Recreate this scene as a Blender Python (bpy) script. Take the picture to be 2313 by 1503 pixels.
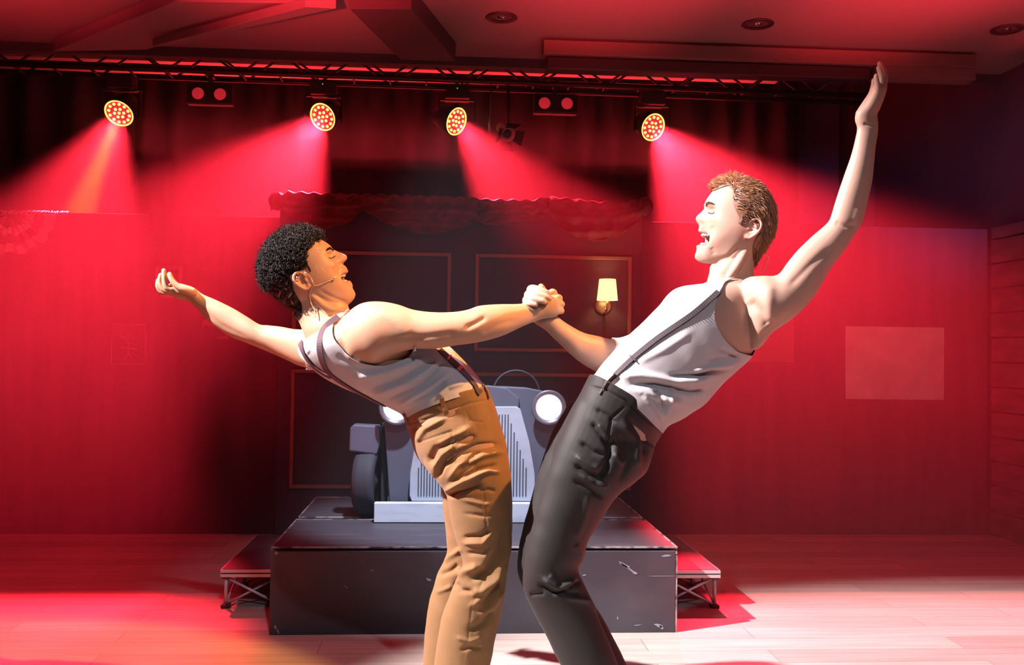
import bpy, bmesh, math, random
import numpy as np
from mathutils import Vector, Matrix

for _o in list(bpy.data.objects):
    bpy.data.objects.remove(_o)
SC = bpy.context.scene
COL = SC.collection
rnd = random.Random(7)

# ------------------------------------------------------------------ camera
F = 2200.0; IW, IH = 2313, 1503; CH = 1.17
YAW = math.atan(149 / F); PITCH = math.atan(48.5 / F); ROLL = 0.0130
_f = np.array([math.sin(YAW) * math.cos(PITCH), math.cos(YAW) * math.cos(PITCH), math.sin(PITCH)])
_r0 = np.cross(_f, [0, 0, 1]); _r0 /= np.linalg.norm(_r0); _u0 = np.cross(_r0, _f)
_c, _s = math.cos(ROLL), math.sin(ROLL)
CR = _c * _r0 + _s * _u0; CU = -_s * _r0 + _c * _u0; CF = _f
CC = np.array([0, 0, CH])
cd = bpy.data.cameras.new('camera'); cam = bpy.data.objects.new('camera', cd); COL.objects.link(cam)
cam.matrix_world = Matrix(((CR[0], CU[0], -CF[0], 0), (CR[1], CU[1], -CF[1], 0), (CR[2], CU[2], -CF[2], CH), (0, 0, 0, 1)))
cd.sensor_width = 36; cd.lens = 36 * F / IW; cd.clip_start = 0.05; cd.clip_end = 60
SC.camera = cam

def ray(px, py):
    return CF + CR * ((px - IW / 2) / F) + CU * ((IH / 2 - py) / F)
def at(px, py, Y):                       # point of the place seen at (px,py), at distance Y into the stage
    d = ray(px, py); return CC + d * (Y / d[1])
def onz(px, py, z):
    d = ray(px, py); return CC + d * ((z - CH) / d[2])

# ------------------------------------------------------------------ render look, world
SC.view_settings.view_transform = 'Standard'
SC.view_settings.look = 'None'
SC.view_settings.exposure = 0.0
SC.view_settings.gamma = 1.0
SC.view_settings.use_curve_mapping = False
cy = SC.cycles
cy.max_bounces = 5; cy.diffuse_bounces = 1; cy.glossy_bounces = 2; cy.transmission_bounces = 2
cy.volume_bounces = 0; cy.transparent_max_bounces = 6
cy.volume_step_rate = 4.0; cy.volume_max_steps = 64
cy.sample_clamp_indirect = 3.0; cy.caustics_reflective = False; cy.caustics_refractive = False
wd = bpy.data.worlds.new('hall_dark'); SC.world = wd; wd.use_nodes = True
wd.node_tree.nodes['Background'].inputs[0].default_value = (0.36, 0.28, 0.44, 1)
wd.node_tree.nodes['Background'].inputs[1].default_value = 0.06

def light(name, kind, loc, target, energy, color, size=0.1, angle=40, blend=0.3, sizey=None):
    l = bpy.data.lights.new(name, kind); o = bpy.data.objects.new(name, l); COL.objects.link(o)
    o.location = loc
    o.rotation_euler = (Vector(target) - Vector(loc)).to_track_quat('-Z', 'Y').to_euler()
    l.energy = energy; l.color = color
    if kind == 'SPOT':
        l.shadow_soft_size = size; l.spot_size = math.radians(angle); l.spot_blend = blend
    if kind == 'AREA':
        l.shape = 'RECTANGLE'; l.size = size; l.size_y = sizey or size
    return o

LAMPS = [dict(p=at(268, 257, 7.0), t=(-2.15, 4.2, 0.0), a=40, e=3300),
         dict(p=at(728, 265, 7.0), t=(-2.0, 4.2, 0.0), a=50, e=4900),
         dict(p=at(1032, 275, 7.0), t=(1.8, 4.2, 0.0), a=38, e=3100),
         dict(p=at(1476, 288, 7.0), t=(2.55, 4.2, 0.0), a=50, e=5600)]
RED = (1.0, 0.020, 0.046)
for i, L in enumerate(LAMPS):
    d = (Vector(L['t']) - Vector(L['p'])).normalized(); L['d'] = d
    light('wash_beam', 'SPOT', Vector(L['p']) + d * 0.03, L['t'], L['e'], RED, 0.06, L['a'], 0.45)
# inner amber core of the leftmost wash lamp
light('amber_core_beam', 'SPOT', Vector(LAMPS[0]['p']) + LAMPS[0]['d'] * 0.03, (-2.47, 6.38, 1.68), 2600, (1.0, 0.36, 0.01), 0.03, 14, 0.3)
# three front of house lamps, rigged under the higher ceiling over the audience
light('white_key_lamp', 'SPOT', (-3.9, 1.95, 4.7), (0.45, 2.85, 0.90), 6000, (1.0, 0.89, 0.93), 0.04, 28, 0.5)
light('amber_key_lamp', 'SPOT', (2.5, 1.9, 4.1), (-0.50, 3.0, 0.92), 1250, (1.0, 0.43, 0.10), 0.04, 20, 0.35)
light('cool_front_lamp', 'SPOT', (0.6, -1.6, 5.0), (0.15, 4.2, 0.1), 300, (0.78, 0.84, 1.0), 0.06, 24, 0.5)
light('added_violet_spot', 'SPOT', (3.1, 3.4, 2.7), (3.45, 8.2, 2.0), 170, (0.66, 0.36, 1.0), 0.1, 28, 1.0)  # unseen spot added to tint the right wall and haze purple
light('added_car_spot', 'SPOT', (0.1, 3.55, 3.05), (0.04, 4.72, 0.5), 620, (0.74, 0.82, 1.0), 0.06, 34, 0.7)  # unseen spot added to brighten the car while missing the performers
# red lights added out of view: ceiling spots and one inside the grid
for x_ in (-2.4, -0.8, 0.8, 2.4, 4.0):
    light('added_ceiling_red', 'SPOT', (x_, -1.8, 0.5), (x_ * 1.0, 2.6, 2.83), 27000, (1.0, 0.03, 0.045), 0.1, 21, 0.9)
light('added_grid_red', 'AREA', (0.0, 7.75, 2.7), (0.0, 7.8, 3.5), 60, (1.0, 0.04, 0.05), 5.0, sizey=0.1)

# ------------------------------------------------------------------ helpers
def tag(o, label=None, cat=None, group=None, kind=None):
    if label: o['label'] = label
    if cat: o['category'] = cat
    if group: o['group'] = group
    if kind: o['kind'] = kind
    return o
def empty(name, loc, label, cat, group=None):
    o = bpy.data.objects.new(name, None); COL.objects.link(o); o.location = Vector(loc); o.empty_display_size = 0.1
    return tag(o, label, cat, group)

class MB:
    def __init__(s): s.v = []; s.f = []; s.n = 0
    def add(s, v, f):
        v = np.asarray(v, float).reshape(-1, 3); s.v.append(v)
        s.f += [tuple(i + s.n for i in q) for q in f]; s.n += len(v); return s
    def box(s, x0, x1, y0, y1, z0, z1):
        v = [(x, y, z) for x in (x0, x1) for y in (y0, y1) for z in (z0, z1)]
        return s.add(v, [(0, 1, 3, 2), (4, 6, 7, 5), (0, 4, 5, 1), (2, 3, 7, 6), (0, 2, 6, 4), (1, 5, 7, 3)])
    def bar(s, a, b, w, h=None, up=(0, 0, 1)):
        a = np.array(a, float); b = np.array(b, float); h = h or w
        t = (b - a) / np.linalg.norm(b - a); x = np.cross(t, up)
        if np.linalg.norm(x) < 1e-4: x = np.cross(t, (1, 0, 0))
        x /= np.linalg.norm(x); y = np.cross(x, t)
        v = [p + x * i * w / 2 + y * j * h / 2 for p in (a, b) for i, j in ((-1, -1), (1, -1), (1, 1), (-1, 1))]
        return s.add(v, [(0, 3, 2, 1), (4, 5, 6, 7), (0, 1, 5, 4), (1, 2, 6, 5), (2, 3, 7, 6), (3, 0, 4, 7)])
    def tube(s, pts, rad, n=10, cap=True):
        pts = np.array(pts, float); m = len(pts)
        rad = np.broadcast_to(rad, (m,)) if np.ndim(rad) else np.full(m, rad)
        T = np.gradient(pts, axis=0); T /= (np.linalg.norm(T, axis=1)[:, None] + 1e-12)
        x = np.cross(T[0], (0.31, 0.2, 0.93)); x /= np.linalg.norm(x); vs = []
        for i in range(m):
            x = x - T[i] * (x @ T[i]); x /= np.linalg.norm(x); y = np.cross(T[i], x)
            for k in range(n):
                a = 2 * math.pi * k / n
                vs.append(pts[i] + (x * math.cos(a) + y * math.sin(a)) * rad[i])
        f = [(i * n + k, i * n + (k + 1) % n, (i + 1) * n + (k + 1) % n, (i + 1) * n + k) for i in range(m - 1) for k in range(n)]
        if cap: f += [tuple(range(n - 1, -1, -1)), tuple(range((m - 1) * n, m * n))]
        return s.add(vs, f)
    def lathe(s, prof, n=32, mat=None, close=True):      # profile (r,z) about local z
        m = len(prof); vs = []
        for r, z in prof:
            for k in range(n):
                a = 2 * math.pi * k / n; vs.append((r * math.cos(a), r * math.sin(a), z))
        vs = np.array(vs)
        if mat is not None: vs = (np.array(mat.to_3x3()) @ vs.T).T + np.array(mat.translation)
        f = [(i * n + k, i * n + (k + 1) % n, (i + 1) * n + (k + 1) % n, (i + 1) * n + k) for i in range(m - 1) for k in range(n)]
        if close: f += [tuple(range(n - 1, -1, -1)), tuple(range((m - 1) * n, m * n))]
        return s.add(vs, f)
    def prism(s, poly, y0, y1):                            # outline in x,z with thickness in y
        n = len(poly); v = [(x, y0, z) for x, z in poly] + [(x, y1, z) for x, z in poly]
        return s.add(v, [tuple(range(n)), tuple(range(2 * n - 1, n - 1, -1))] + [(i, i + n, (i + 1) % n + n, (i + 1) % n) for i in range(n)])
    def grid(s, P):                                        # P: (a,b,3)
        a, b = P.shape[:2]
        return s.add(P.reshape(-1, 3), [(i * b + j, i * b + j + 1, (i + 1) * b + j + 1, (i + 1) * b + j) for i in range(a - 1) for j in range(b - 1)])
    def build(s, name, mat, parent=None, smooth=False, bevel=0, fix=True):
        me = bpy.data.meshes.new(name); V = np.concatenate(s.v)
        off = Vector((0, 0, 0))
        if parent is not None:
            p = parent
            while p is not None: off += p.location; p = p.parent
        V = V - np.array(off)
        me.from_pydata(V.tolist(), [], s.f)
        if fix:
            bm = bmesh.new(); bm.from_mesh(me); bmesh.ops.recalc_face_normals(bm, faces=bm.faces); bm.to_mesh(me); bm.free()
        me.update()
        if mat: me.materials.append(mat)
        if smooth: me.polygons.foreach_set('use_smooth', [True] * len(me.polygons))
        o = bpy.data.objects.new(name, me); COL.objects.link(o)
        if parent is not None: o.parent = parent
        if bevel:
            b = o.modifiers.new('bevel', 'BEVEL'); b.width = bevel; b.segments = 2; b.limit_method = 'ANGLE'
        return o
def struct(o, name=None): o['kind'] = 'structure'; return o

# ------------------------------------------------------------------ materials
def mat(name, col, rough=0.6, metal=0.0, noise=None, bump=None, emis=None, spec=0.5, sheen=0.0, sss=0.0):
    m = bpy.data.materials.new(name); m.use_nodes = True; nt = m.node_tree; b = nt.nodes['Principled BSDF']
    b.inputs['Base Color'].default_value = (*col, 1); b.inputs['Roughness'].default_value = rough
    b.inputs['Metallic'].default_value = metal; b.inputs['Specular IOR Level'].default_value = spec
    if sheen: b.inputs['Sheen Weight'].default_value = sheen
    if sss:
        b.inputs['Subsurface Weight'].default_value = sss; b.inputs['Subsurface Radius'].default_value = (0.012, 0.004, 0.002)
        b.inputs['Subsurface Scale'].default_value = 1.0
    tc = nt.nodes.new('ShaderNodeTexCoord')
    def tex(scale, detail=4, stretch=None):
        n = nt.nodes.new('ShaderNodeTexNoise'); n.inputs['Scale'].default_value = scale; n.inputs['Detail'].default_value = detail
        if stretch:
            mp = nt.nodes.new('ShaderNodeMapping'); mp.inputs['Scale'].default_value = stretch
            nt.links.new(tc.outputs['Object'], mp.inputs[0]); nt.links.new(mp.outputs[0], n.inputs['Vector'])
        else: nt.links.new(tc.outputs['Object'], n.inputs['Vector'])
        return n
    if noise:                                   # (second colour, scale, stretch, lo, hi)
        c2, sc_, st, lo, hi = noise
        n = tex(sc_, 5, st); r = nt.nodes.new('ShaderNodeMapRange')
        r.inputs['From Min'].default_value = lo; r.inputs['From Max'].default_value = hi
        mx = nt.nodes.new('ShaderNodeMix'); mx.data_type = 'RGBA'
        mx.inputs[6].default_value = (*col, 1); mx.inputs[7].default_value = (*c2, 1)
        nt.links.new(n.outputs['Fac'], r.inputs[0]); nt.links.new(r.outputs[0], mx.inputs[0])
        nt.links.new(mx.outputs[2], b.inputs['Base Color'])
    if bump:                                    # (scale, strength, distance, stretch)
        n = tex(bump[0], 4, bump[3] if len(bump) > 3 else None); bp = nt.nodes.new('ShaderNodeBump')
        bp.inputs['Strength'].default_value = bump[1]; bp.inputs['Distance'].default_value = bump[2]
        nt.links.new(n.outputs['Fac'], bp.inputs['Height']); nt.links.new(bp.outputs[0], b.inputs['Normal'])
    if emis:
        b.inputs['Emission Color'].default_value = (*emis[0], 1); b.inputs['Emission Strength'].default_value = emis[1]
    return m

def floor_mat():
    m = bpy.data.materials.new('pale_oak_planks'); m.use_nodes = True; nt = m.node_tree; b = nt.nodes['Principled BSDF']
    tc = nt.nodes.new('ShaderNodeTexCoord')
    br = nt.nodes.new('ShaderNodeTexBrick'); br.offset = 0.37; br.inputs['Scale'].default_value = 1
    br.inputs['Brick Width'].default_value = 1.3; br.inputs['Row Height'].default_value = 0.16; br.inputs['Mortar Size'].default_value = 0.0015
    br.inputs['Color1'].default_value = (0.0, 0, 0, 1); br.inputs['Color2'].default_value = (1, 1, 1, 1); br.inputs['Mortar'].default_value = (0.5, 0.5, 0.5, 1)
    br.inputs['Bias'].default_value = 0.0
    nt.links.new(tc.outputs['Object'], br.inputs['Vector'])
    mp = nt.nodes.new('ShaderNodeMapping'); mp.inputs['Scale'].default_value = (1.2, 22, 1)
    ns = nt.nodes.new('ShaderNodeTexNoise'); ns.inputs['Scale'].default_value = 1.6; ns.inputs['Detail'].default_value = 6
    nt.links.new(tc.outputs['Object'], mp.inputs[0]); nt.links.new(mp.outputs[0], ns.inputs['Vector'])
    m1 = nt.nodes.new('ShaderNodeMix'); m1.data_type = 'RGBA'
    m1.inputs[6].default_value = (0.52, 0.44, 0.385, 1); m1.inputs[7].default_value = (0.70, 0.61, 0.54, 1)
    nt.links.new(br.outputs['Color'], m1.inputs[0])
    m2 = nt.nodes.new('ShaderNodeMix'); m2.data_type = 'RGBA'; m2.blend_type = 'MULTIPLY'; m2.inputs[0].default_value = 0.55
    rp = nt.nodes.new('ShaderNodeMapRange'); rp.inputs['From Min'].default_value = 0.3; rp.inputs['From Max'].default_value = 0.7
    rp.inputs['To Min'].default_value = 0.6; rp.inputs['To Max'].default_value = 1.1
    nt.links.new(ns.outputs['Fac'], rp.inputs[0]); nt.links.new(rp.outputs[0], m2.inputs[7]); nt.links.new(m1.outputs[2], m2.inputs[6])
    m3 = nt.nodes.new('ShaderNodeMix'); m3.data_type = 'RGBA'; m3.inputs[7].default_value = (0.12, 0.09, 0.07, 1)
    fm = nt.nodes.new('ShaderNodeMath'); fm.operation = 'MULTIPLY'; fm.inputs[1].default_value = 0.7
    nt.links.new(br.outputs['Fac'], fm.inputs[0]); nt.links.new(fm.outputs[0], m3.inputs[0]); nt.links.new(m2.outputs[2], m3.inputs[6])
    nt.links.new(m3.outputs[2], b.inputs['Base Color']); b.inputs['Roughness'].default_value = 0.42; b.inputs['Specular IOR Level'].default_value = 0.35
    return m
def slat_mat(name, col, dark, row, horizontal=True):
    m = mat(name, col, 0.7, noise=(tuple(c * 0.6 for c in col), 3, (1, 4, 1), 0.3, 0.7)); return m

M = {}
M['floor'] = floor_mat()
M['black'] = mat('black_drape', (0.045, 0.035, 0.045), 0.9)
M['ceil'] = mat('ceiling_paint', (0.17, 0.15, 0.16), 0.85)
M['ceil_dark'] = mat('grid_black_paint', (0.05, 0.04, 0.045), 0.8)
M['flat'] = mat('scenic_flat_paint', (0.085, 0.05, 0.062), 0.85, noise=((0.06, 0.038, 0.05), 2.0, (6, 1, 0.6), 0.35, 0.65))
M['flat_dark'] = mat('plum_wall_paint', (0.042, 0.036, 0.056), 0.8, noise=((0.036, 0.03, 0.048), 3.0, None, 0.3, 0.7))
M['mould'] = mat('gilt_moulding', (0.24, 0.13, 0.085), 0.6)
M['deck'] = mat('black_deck_laminate', (0.060, 0.058, 0.072), 0.55, noise=((0.10, 0.095, 0.11), 3.0, (1, 5, 5), 0.5, 0.8))
M['deckfront'] = mat('scuffed_black_panel', (0.044, 0.040, 0.052), 0.6, noise=((0.095, 0.09, 0.11), 2.2, (1, 1, 1.6), 0.5, 0.95))
M['alu'] = mat('aluminium', (0.75, 0.74, 0.76), 0.4, 0.3)
M['worn'] = mat('worn_edge', (0.40, 0.34, 0.34), 0.7, noise=((0.07, 0.06, 0.065), 16, (1, 1, 1), 0.46, 0.6))
M['scuff'] = mat('chalky_scuff', (0.30, 0.30, 0.36), 0.9)
M['rubber'] = mat('black_rubber', (0.02, 0.02, 0.022), 0.7)
M['casing'] = mat('black_lamp_casing', (0.02, 0.016, 0.018), 0.5)
M['wood_wall'] = mat('rough_boards', (0.20, 0.12, 0.12), 0.8, noise=((0.12, 0.07, 0.08), 2.5, (1, 1.2, 5), 0.35, 0.65))
M['drape_red'] = mat('crimson_satin', (0.125, 0.010, 0.018), 0.6, sheen=0.15, noise=((0.10, 0.008, 0.014), 9, None, 0.4, 0.6), spec=0.4)
M['white_paper'] = mat('white_paper', (0.62, 0.52, 0.50), 0.8, noise=((0.52, 0.43, 0.42), 6, None, 0.35, 0.65))
M['paper_dim'] = mat('faded_print', (0.20, 0.12, 0.12), 0.8, noise=((0.09, 0.05, 0.06), 9, None, 0.45, 0.55))
M['frame'] = mat('pale_picture_frame', (0.19, 0.12, 0.125), 0.6)
M['car'] = mat('grey_car_paint', (0.105, 0.112, 0.16), 0.55, noise=((0.09, 0.096, 0.135), 4, None, 0.35, 0.65))
M['car_lt'] = mat('pale_blue_grey_paint', (0.47, 0.51, 0.60), 0.6, noise=((0.38, 0.42, 0.5), 5, (1, 1, 2), 0.4, 0.7))
M['bumper'] = mat('white_painted_board', (0.66, 0.72, 0.82), 0.6, noise=((0.52, 0.58, 0.68), 6, (1, 1, 4), 0.5, 0.7))
M['grilldark'] = mat('grille_dark_grey', (0.06, 0.065, 0.085), 0.7)  # dark grey of the narrow vertical lines on the grille
M['tyre'] = mat('tyre_grey', (0.035, 0.037, 0.05), 0.75)
M['chrome'] = mat('chrome', (0.75, 0.76, 0.82), 0.18, 1.0)
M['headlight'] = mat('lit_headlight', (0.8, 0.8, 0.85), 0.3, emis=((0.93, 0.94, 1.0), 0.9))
M['hlrim'] = mat('grey_headlight_rim', (0.20, 0.20, 0.235), 0.35, 0.5)
# ================================================================== the hall
b = MB().box(-5.2, 5.2, -2.2, 9.0, -0.1, 0.0); fl = struct(b.build('floor', M['floor']))
M['backwall'] = mat('plum_back_wall', (0.13, 0.09, 0.12), 0.85)
struct(MB().box(-5.2, 5.2, 8.5, 8.6, 0, 3.7).build('wall_back', M['backwall']))
struct(MB().box(-5.3, -5.2, -2.2, 8.6, 0, 5.5).build('wall_left', M['flat']))
# right wall: boarded below, painted above
cwall = 3.66
struct(MB().box(cwall + 0.05, cwall + 0.2, 2.5, 8.6, 0, 3.7).build('wall_right', M['flat']))
b = MB()
zz = 0.0
while zz < 2.04:
    h = 0.165
    b.box(cwall + rnd.uniform(-0.004, 0.004), cwall + 0.05, 3.0, 6.32, zz + 0.006, min(zz + h - 0.006, 2.06)); zz += h
o = b.build('wall_boarding', M['wood_wall'], bevel=0.003); o['kind'] = 'structure'
o.name = 'trim_1'
struct(MB().box(3.50, 3.70, 8.2, 8.5, 0, 3.7).build('trim_2', M['ceil_dark']))
# front ceiling, drop at its upstage end, raised ceiling above the grid
struct(MB().box(-5.2, 5.2, 3.2, 6.30, 3.10, 3.2).build('ceiling', M['ceil']))
struct(MB().box(-5.2, 5.2, -2.2, 3.2, 5.4, 5.5).build('ceiling_hall', M['ceil_dark'])).name = 'ceiling.002'
struct(MB().box(-5.2, 5.2, 3.1, 3.2, 3.1, 5.4).build('trim_4', M['ceil_dark']))
struct(MB().box(-5.2, 5.2, 6.35, 8.6, 3.62, 3.7).build('ceiling_raised', M['ceil'])).name = 'ceiling.001'
struct(MB().box(-5.2, 5.2, 6.30, 6.36, 3.04, 3.62).build('trim_3', M['ceil_dark']))

# recessed downlights
GD = 'dark downlights in the hall ceiling'
for (px, py), lb in zip([(1133, 38), (1712, 53), (2275, 65)],
                        ['dark round recessed downlight nearest the middle of the red ceiling', 'dark round recessed downlight in the ceiling above the long pale housing',
                         'dark round recessed downlight at the far right corner of the ceiling']):
    p = onz(px, py, 3.10)
    o = empty('recessed_downlight', (p[0], p[1], 3.10), lb, 'ceiling light', GD)
    Mx = Matrix.Translation((p[0], p[1], 3.10))
    MB().lathe([(0.060, 0.0), (0.088, 0.0), (0.092, -0.006), (0.088, -0.010), (0.060, -0.006)], 36, Mx, False).build('trim_ring', M['casing'], o, True)
    MB().lathe([(0.0005, -0.003), (0.03, -0.004), (0.062, -0.002)], 32, Mx, False).build('reflector', M['ceil_dark'], o, True)
    MB().lathe([(0.001, -0.016), (0.018, -0.013), (0.026, -0.005)], 20, Mx, False).build('bulb', M['chrome'], o, True)

# projection screen housing
a0 = at(1228, 90, 5.85); a1 = at(2203, 108, 5.85); zb = at(1228, 122, 5.85)[2]
o = empty('screen_housing', ((a0[0] + a1[0]) / 2, 5.9, a0[2] - 0.06), 'long pale roller screen housing hanging below the ceiling', 'projection screen')
M['housing'] = mat('housing_paint', (0.16, 0.10, 0.095), 0.7)
M['housing2'] = mat('housing_underside', (0.14, 0.08, 0.085), 0.8)
MB().box(a0[0], a1[0], 5.84, 5.96, zb, a0[2]).build('case', M['housing'], o, bevel=0.004)
MB().box(2.64, a1[0], 5.842, 5.96, zb - 0.075, zb - 0.001).build('end_bracket', M['housing'], o, bevel=0.003)
MB().box(a0[0] + 0.02, 2.62, 5.87, 5.97, zb - 0.085, zb - 0.002).build('roller_cover', M['casing'], o, bevel=0.01)

# slanted ceiling baffles, upper left, and dark beam
def slab(name, quad, z0, z1, m, label):
    P = [onz(x, y, z1) for x, y in quad]; n = 4
    v = [(p[0], p[1], z0) for p in P] + [(p[0], p[1], z1) for p in P]
    b = MB().add(v, [(0, 1, 2, 3), (7, 6, 5, 4)] + [(i, (i + 1) % 4, (i + 1) % 4 + 4, i + 4) for i in range(4)])
    return tag(b.build(name, m, bevel=0.004), label, 'ceiling baffle')
slab('ceiling_baffle', [(120, 88), (330, 84), (720, -25), (400, -30)], 3.02, 3.099, M['ceil'], 'broad slanted pale baffle under the ceiling at upper left')
slab('ceiling_baffle', [(345, 86), (372, 84), (760, -2), (690, -6)], 2.95, 3.0, M['ceil'], 'narrow slanted baffle rail hanging below the broad upper left one')
slab('ceiling_baffle', [(905, 92), (1030, 96), (930, -30), (790, -30)], 2.98, 3.099, M['ceil_dark'], 'dark slanted beam crossing the ceiling left of the middle downlight')

# drapes behind the grid
P = []
xs = np.linspace(-5.1, 3.0, 260)
for z in (0.0, 1.2, 2.4, 3.58):
    P.append([(x, 8.15 + 0.05 * math.sin(x * 21 + 1.1 * math.sin(x * 5)), z) for x in xs])
o = MB().grid(np.array(P)).build('backdrop_curtain', M['black'], None, True)
sm = o.modifiers.new('solid', 'SOLIDIFY'); sm.thickness = 0.01
tag(o, 'full width black drape hanging behind the lighting truss', 'curtain')

# ------------------------------------------------------------------ truss
ZT, ZB_ = 3.32, 3.13
tr = empty('lighting_truss', (0, 7.05, 3.22), 'long black lighting truss running across the back of the stage', 'truss')
for yy, z in ((6.95, ZT), (7.15, ZT), (6.95, ZB_), (7.15, ZB_)):
    MB().tube([(-4.9, yy, z + 0.02), (3.12, yy, z - 0.02)], 0.02, 10).build('chord', M['casing'], tr, True)
b = MB()
x = -4.85; k = 0
while x < 2.9:
    for yy in (6.95, 7.15):
        b.tube([(x, yy, ZB_ if k % 2 else ZT), (x + 0.26, yy, ZT if k % 2 else ZB_)], 0.009, 6)
    b.tube([(x, 6.95, ZT), (x, 7.15, ZT)], 0.008, 6); b.tube([(x, 6.95, ZB_), (x, 7.15, ZB_)], 0.008, 6)
    x += 0.26; k += 1
b.build('lattice', M['casing'], tr, True)
# pale strips added to catch red light, in place of the lit ceiling slits
MB_ = MB().box(-4.6, 2.6, 7.52, 7.60, 3.36, 3.395)
M['strip'] = mat('pale_strip', (0.5, 0.4, 0.4), 0.6)
tag(MB_.build('slit_strip', M['strip'], bevel=0.004), 'upper added pale tray glowing red behind the lighting truss', 'added strip')
tag(MB().box(-4.4, 1.9, 7.62, 7.70, 3.31, 3.335).build('slit_strip', M['strip'], bevel=0.004), 'lower added pale tray glowing red behind the lighting truss', 'added strip')

# ------------------------------------------------------------------ wash lamps
M['led'] = mat('lit_led', (1, 0.8, 0.4), 0.3, emis=((1.0, 0.62, 0.14), 3.2))
M['led2'] = mat('lit_led_ring', (1, 0.7, 0.3), 0.3, emis=((1.0, 0.50, 0.10), 2.4))
M['ledface'] = mat('red_lens_face', (0.5, 0.05, 0.08), 0.4, emis=((1.0, 0.035, 0.06), 0.6))
M['green'] = mat('green_led', (0.1, 0.5, 0.1), 0.3, emis=((0.3, 1.0, 0.1), 1.0))
names = ['round red wash lamp with an amber core, leftmost on the truss', 'round red wash lamp above the dark curly haired performer',
         'round red wash lamp turned sharply to the right, above the middle', 'round red wash lamp nearest the blond performer, rightmost lit']
spots = [(0, 0)] + [(0.034 * math.cos(a), 0.034 * math.sin(a)) for a in np.arange(6) * math.pi / 3] + \
        [(0.072 * math.cos(a), 0.072 * math.sin(a)) for a in np.arange(12) * math.pi / 6 + 0.2]
# (apparent facing of each head, so that its ring reads with the tilt the photo shows)
faces = [(0.10, -0.80, -0.66), (0.0, 0, 0), (0, 0, 0), (0, 0, 0)]
faces = [(-0.12, -0.72, -0.68), (-0.42, -0.78, -0.50), (0.72, -0.60, -0.38), (0.42, -0.80, -0.42)]
for i, L in enumerate(LAMPS):
    p = Vector(L['p']); d = Vector(faces[i]).normalized()
    q = d.to_track_quat('Z', 'Y'); Mx = Matrix.Translation(p) @ q.to_matrix().to_4x4()
    o = empty('wash_lamp', p, names[i], 'stage light', 'lit red wash lamps on the truss')
    R0 = 0.102
    MB().lathe([(0.001, -0.20), (0.06, -0.20), (0.085, -0.13), (R0 + 0.004, -0.02), (R0 + 0.006, -0.004), (R0 - 0.001, -0.004), (R0 - 0.008, -0.02)], 40, Mx, False).build('head', M['casing'], o, True)
    MB().lathe([(0.001, -0.010), (R0 - 0.012, -0.010)], 40, Mx, False).build('lens_face', M['ledface'], o)
    MB().lathe([(R0 - 0.011, -0.006), (R0 - 0.008, 0.000), (R0 - 0.002, 0.001), (R0, -0.004), (R0 - 0.004, -0.012), (R0 - 0.011, -0.006)], 48, Mx, False).build('halo_ring', M['led2'], o, True)
    for (u, v) in spots:
        MB().lathe([(0.0100, -0.009), (0.0092, -0.004), (0.006, -0.001), (0.0005, 0.0)], 14, Mx @ Matrix.Translation((u, v, 0)), False).build('led', M['led'], o, True)
    b = MB(); top = Vector((p.x, p.y + 0.06, 3.11))
    for s in (-1, 1):
        b.bar(p + Vector((s * 0.13, 0.05, -0.02)), (top.x + s * 0.13, top.y, top.z - 0.10), 0.012, 0.03)
    b.bar((top.x - 0.135, top.y, top.z - 0.10), (top.x + 0.135, top.y, top.z - 0.10), 0.03, 0.012)
    b.build('yoke', M['casing'], o)
    MB().box(top.x - 0.09, top.x + 0.09, top.y - 0.07, top.y + 0.07, top.z - 0.10, top.z - 0.01).build('base_box', M['casing'], o, bevel=0.006)
    if i in (1, 2): MB().lathe([(0.004, 0), (0.003, 0.003), (0.0003, 0.004)], 8, Matrix.Translation((top.x, top.y - 0.072, top.z - 0.03)) @ Matrix.Rotation(math.radians(90), 4, 'X'), False).build('status_light', M['green'], o)

# twin dim blinders
M['dimred'] = mat('dim_red_lens', (0.6, 0.08, 0.1), 0.4, emis=((1.0, 0.035, 0.055), 0.42))
for (pa, pb), lb in zip([((447, 211), (497, 213)), ((1230, 233), (1281, 234))],
                        ['twin blinder with two dim red lenses between the two left wash lamps', 'twin blinder with two dim red lenses between the two right wash lamps']):
    A = Vector(at(*pa, 7.0)); B_ = Vector(at(*pb, 7.0)); c = (A + B_) / 2
    o = empty('twin_blinder', c, lb, 'stage light', 'twin blinders on the truss')
    MB().box(c.x - 0.16, c.x + 0.16, 7.012, 7.09, c.z - 0.07, c.z + 0.075).build('case', M['casing'], o, bevel=0.01)
    MB().box(c.x - 0.015, c.x + 0.015, 7.02, 7.05, c.z + 0.07, 3.135).box(c.x - 0.015, c.x + 0.015, 6.93, 7.17, 3.125, 3.145).build('bracket', M['casing'], o)
    for q in (A, B_):
        Mx = Matrix.Translation(q) @ Matrix.Rotation(math.radians(90), 4, 'X')
        MB().lathe([(0.046, -0.012), (0.050, 0.0), (0.044, 0.004), (0.042, -0.006)], 28, Mx, False).build('lens_rim', M['casing'], o, True)
        MB().lathe([(0.042, 0.0), (0.03, 0.005), (0.0005, 0.007)], 28, Mx, False).build('lens', M['dimred'], o, True)
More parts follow.
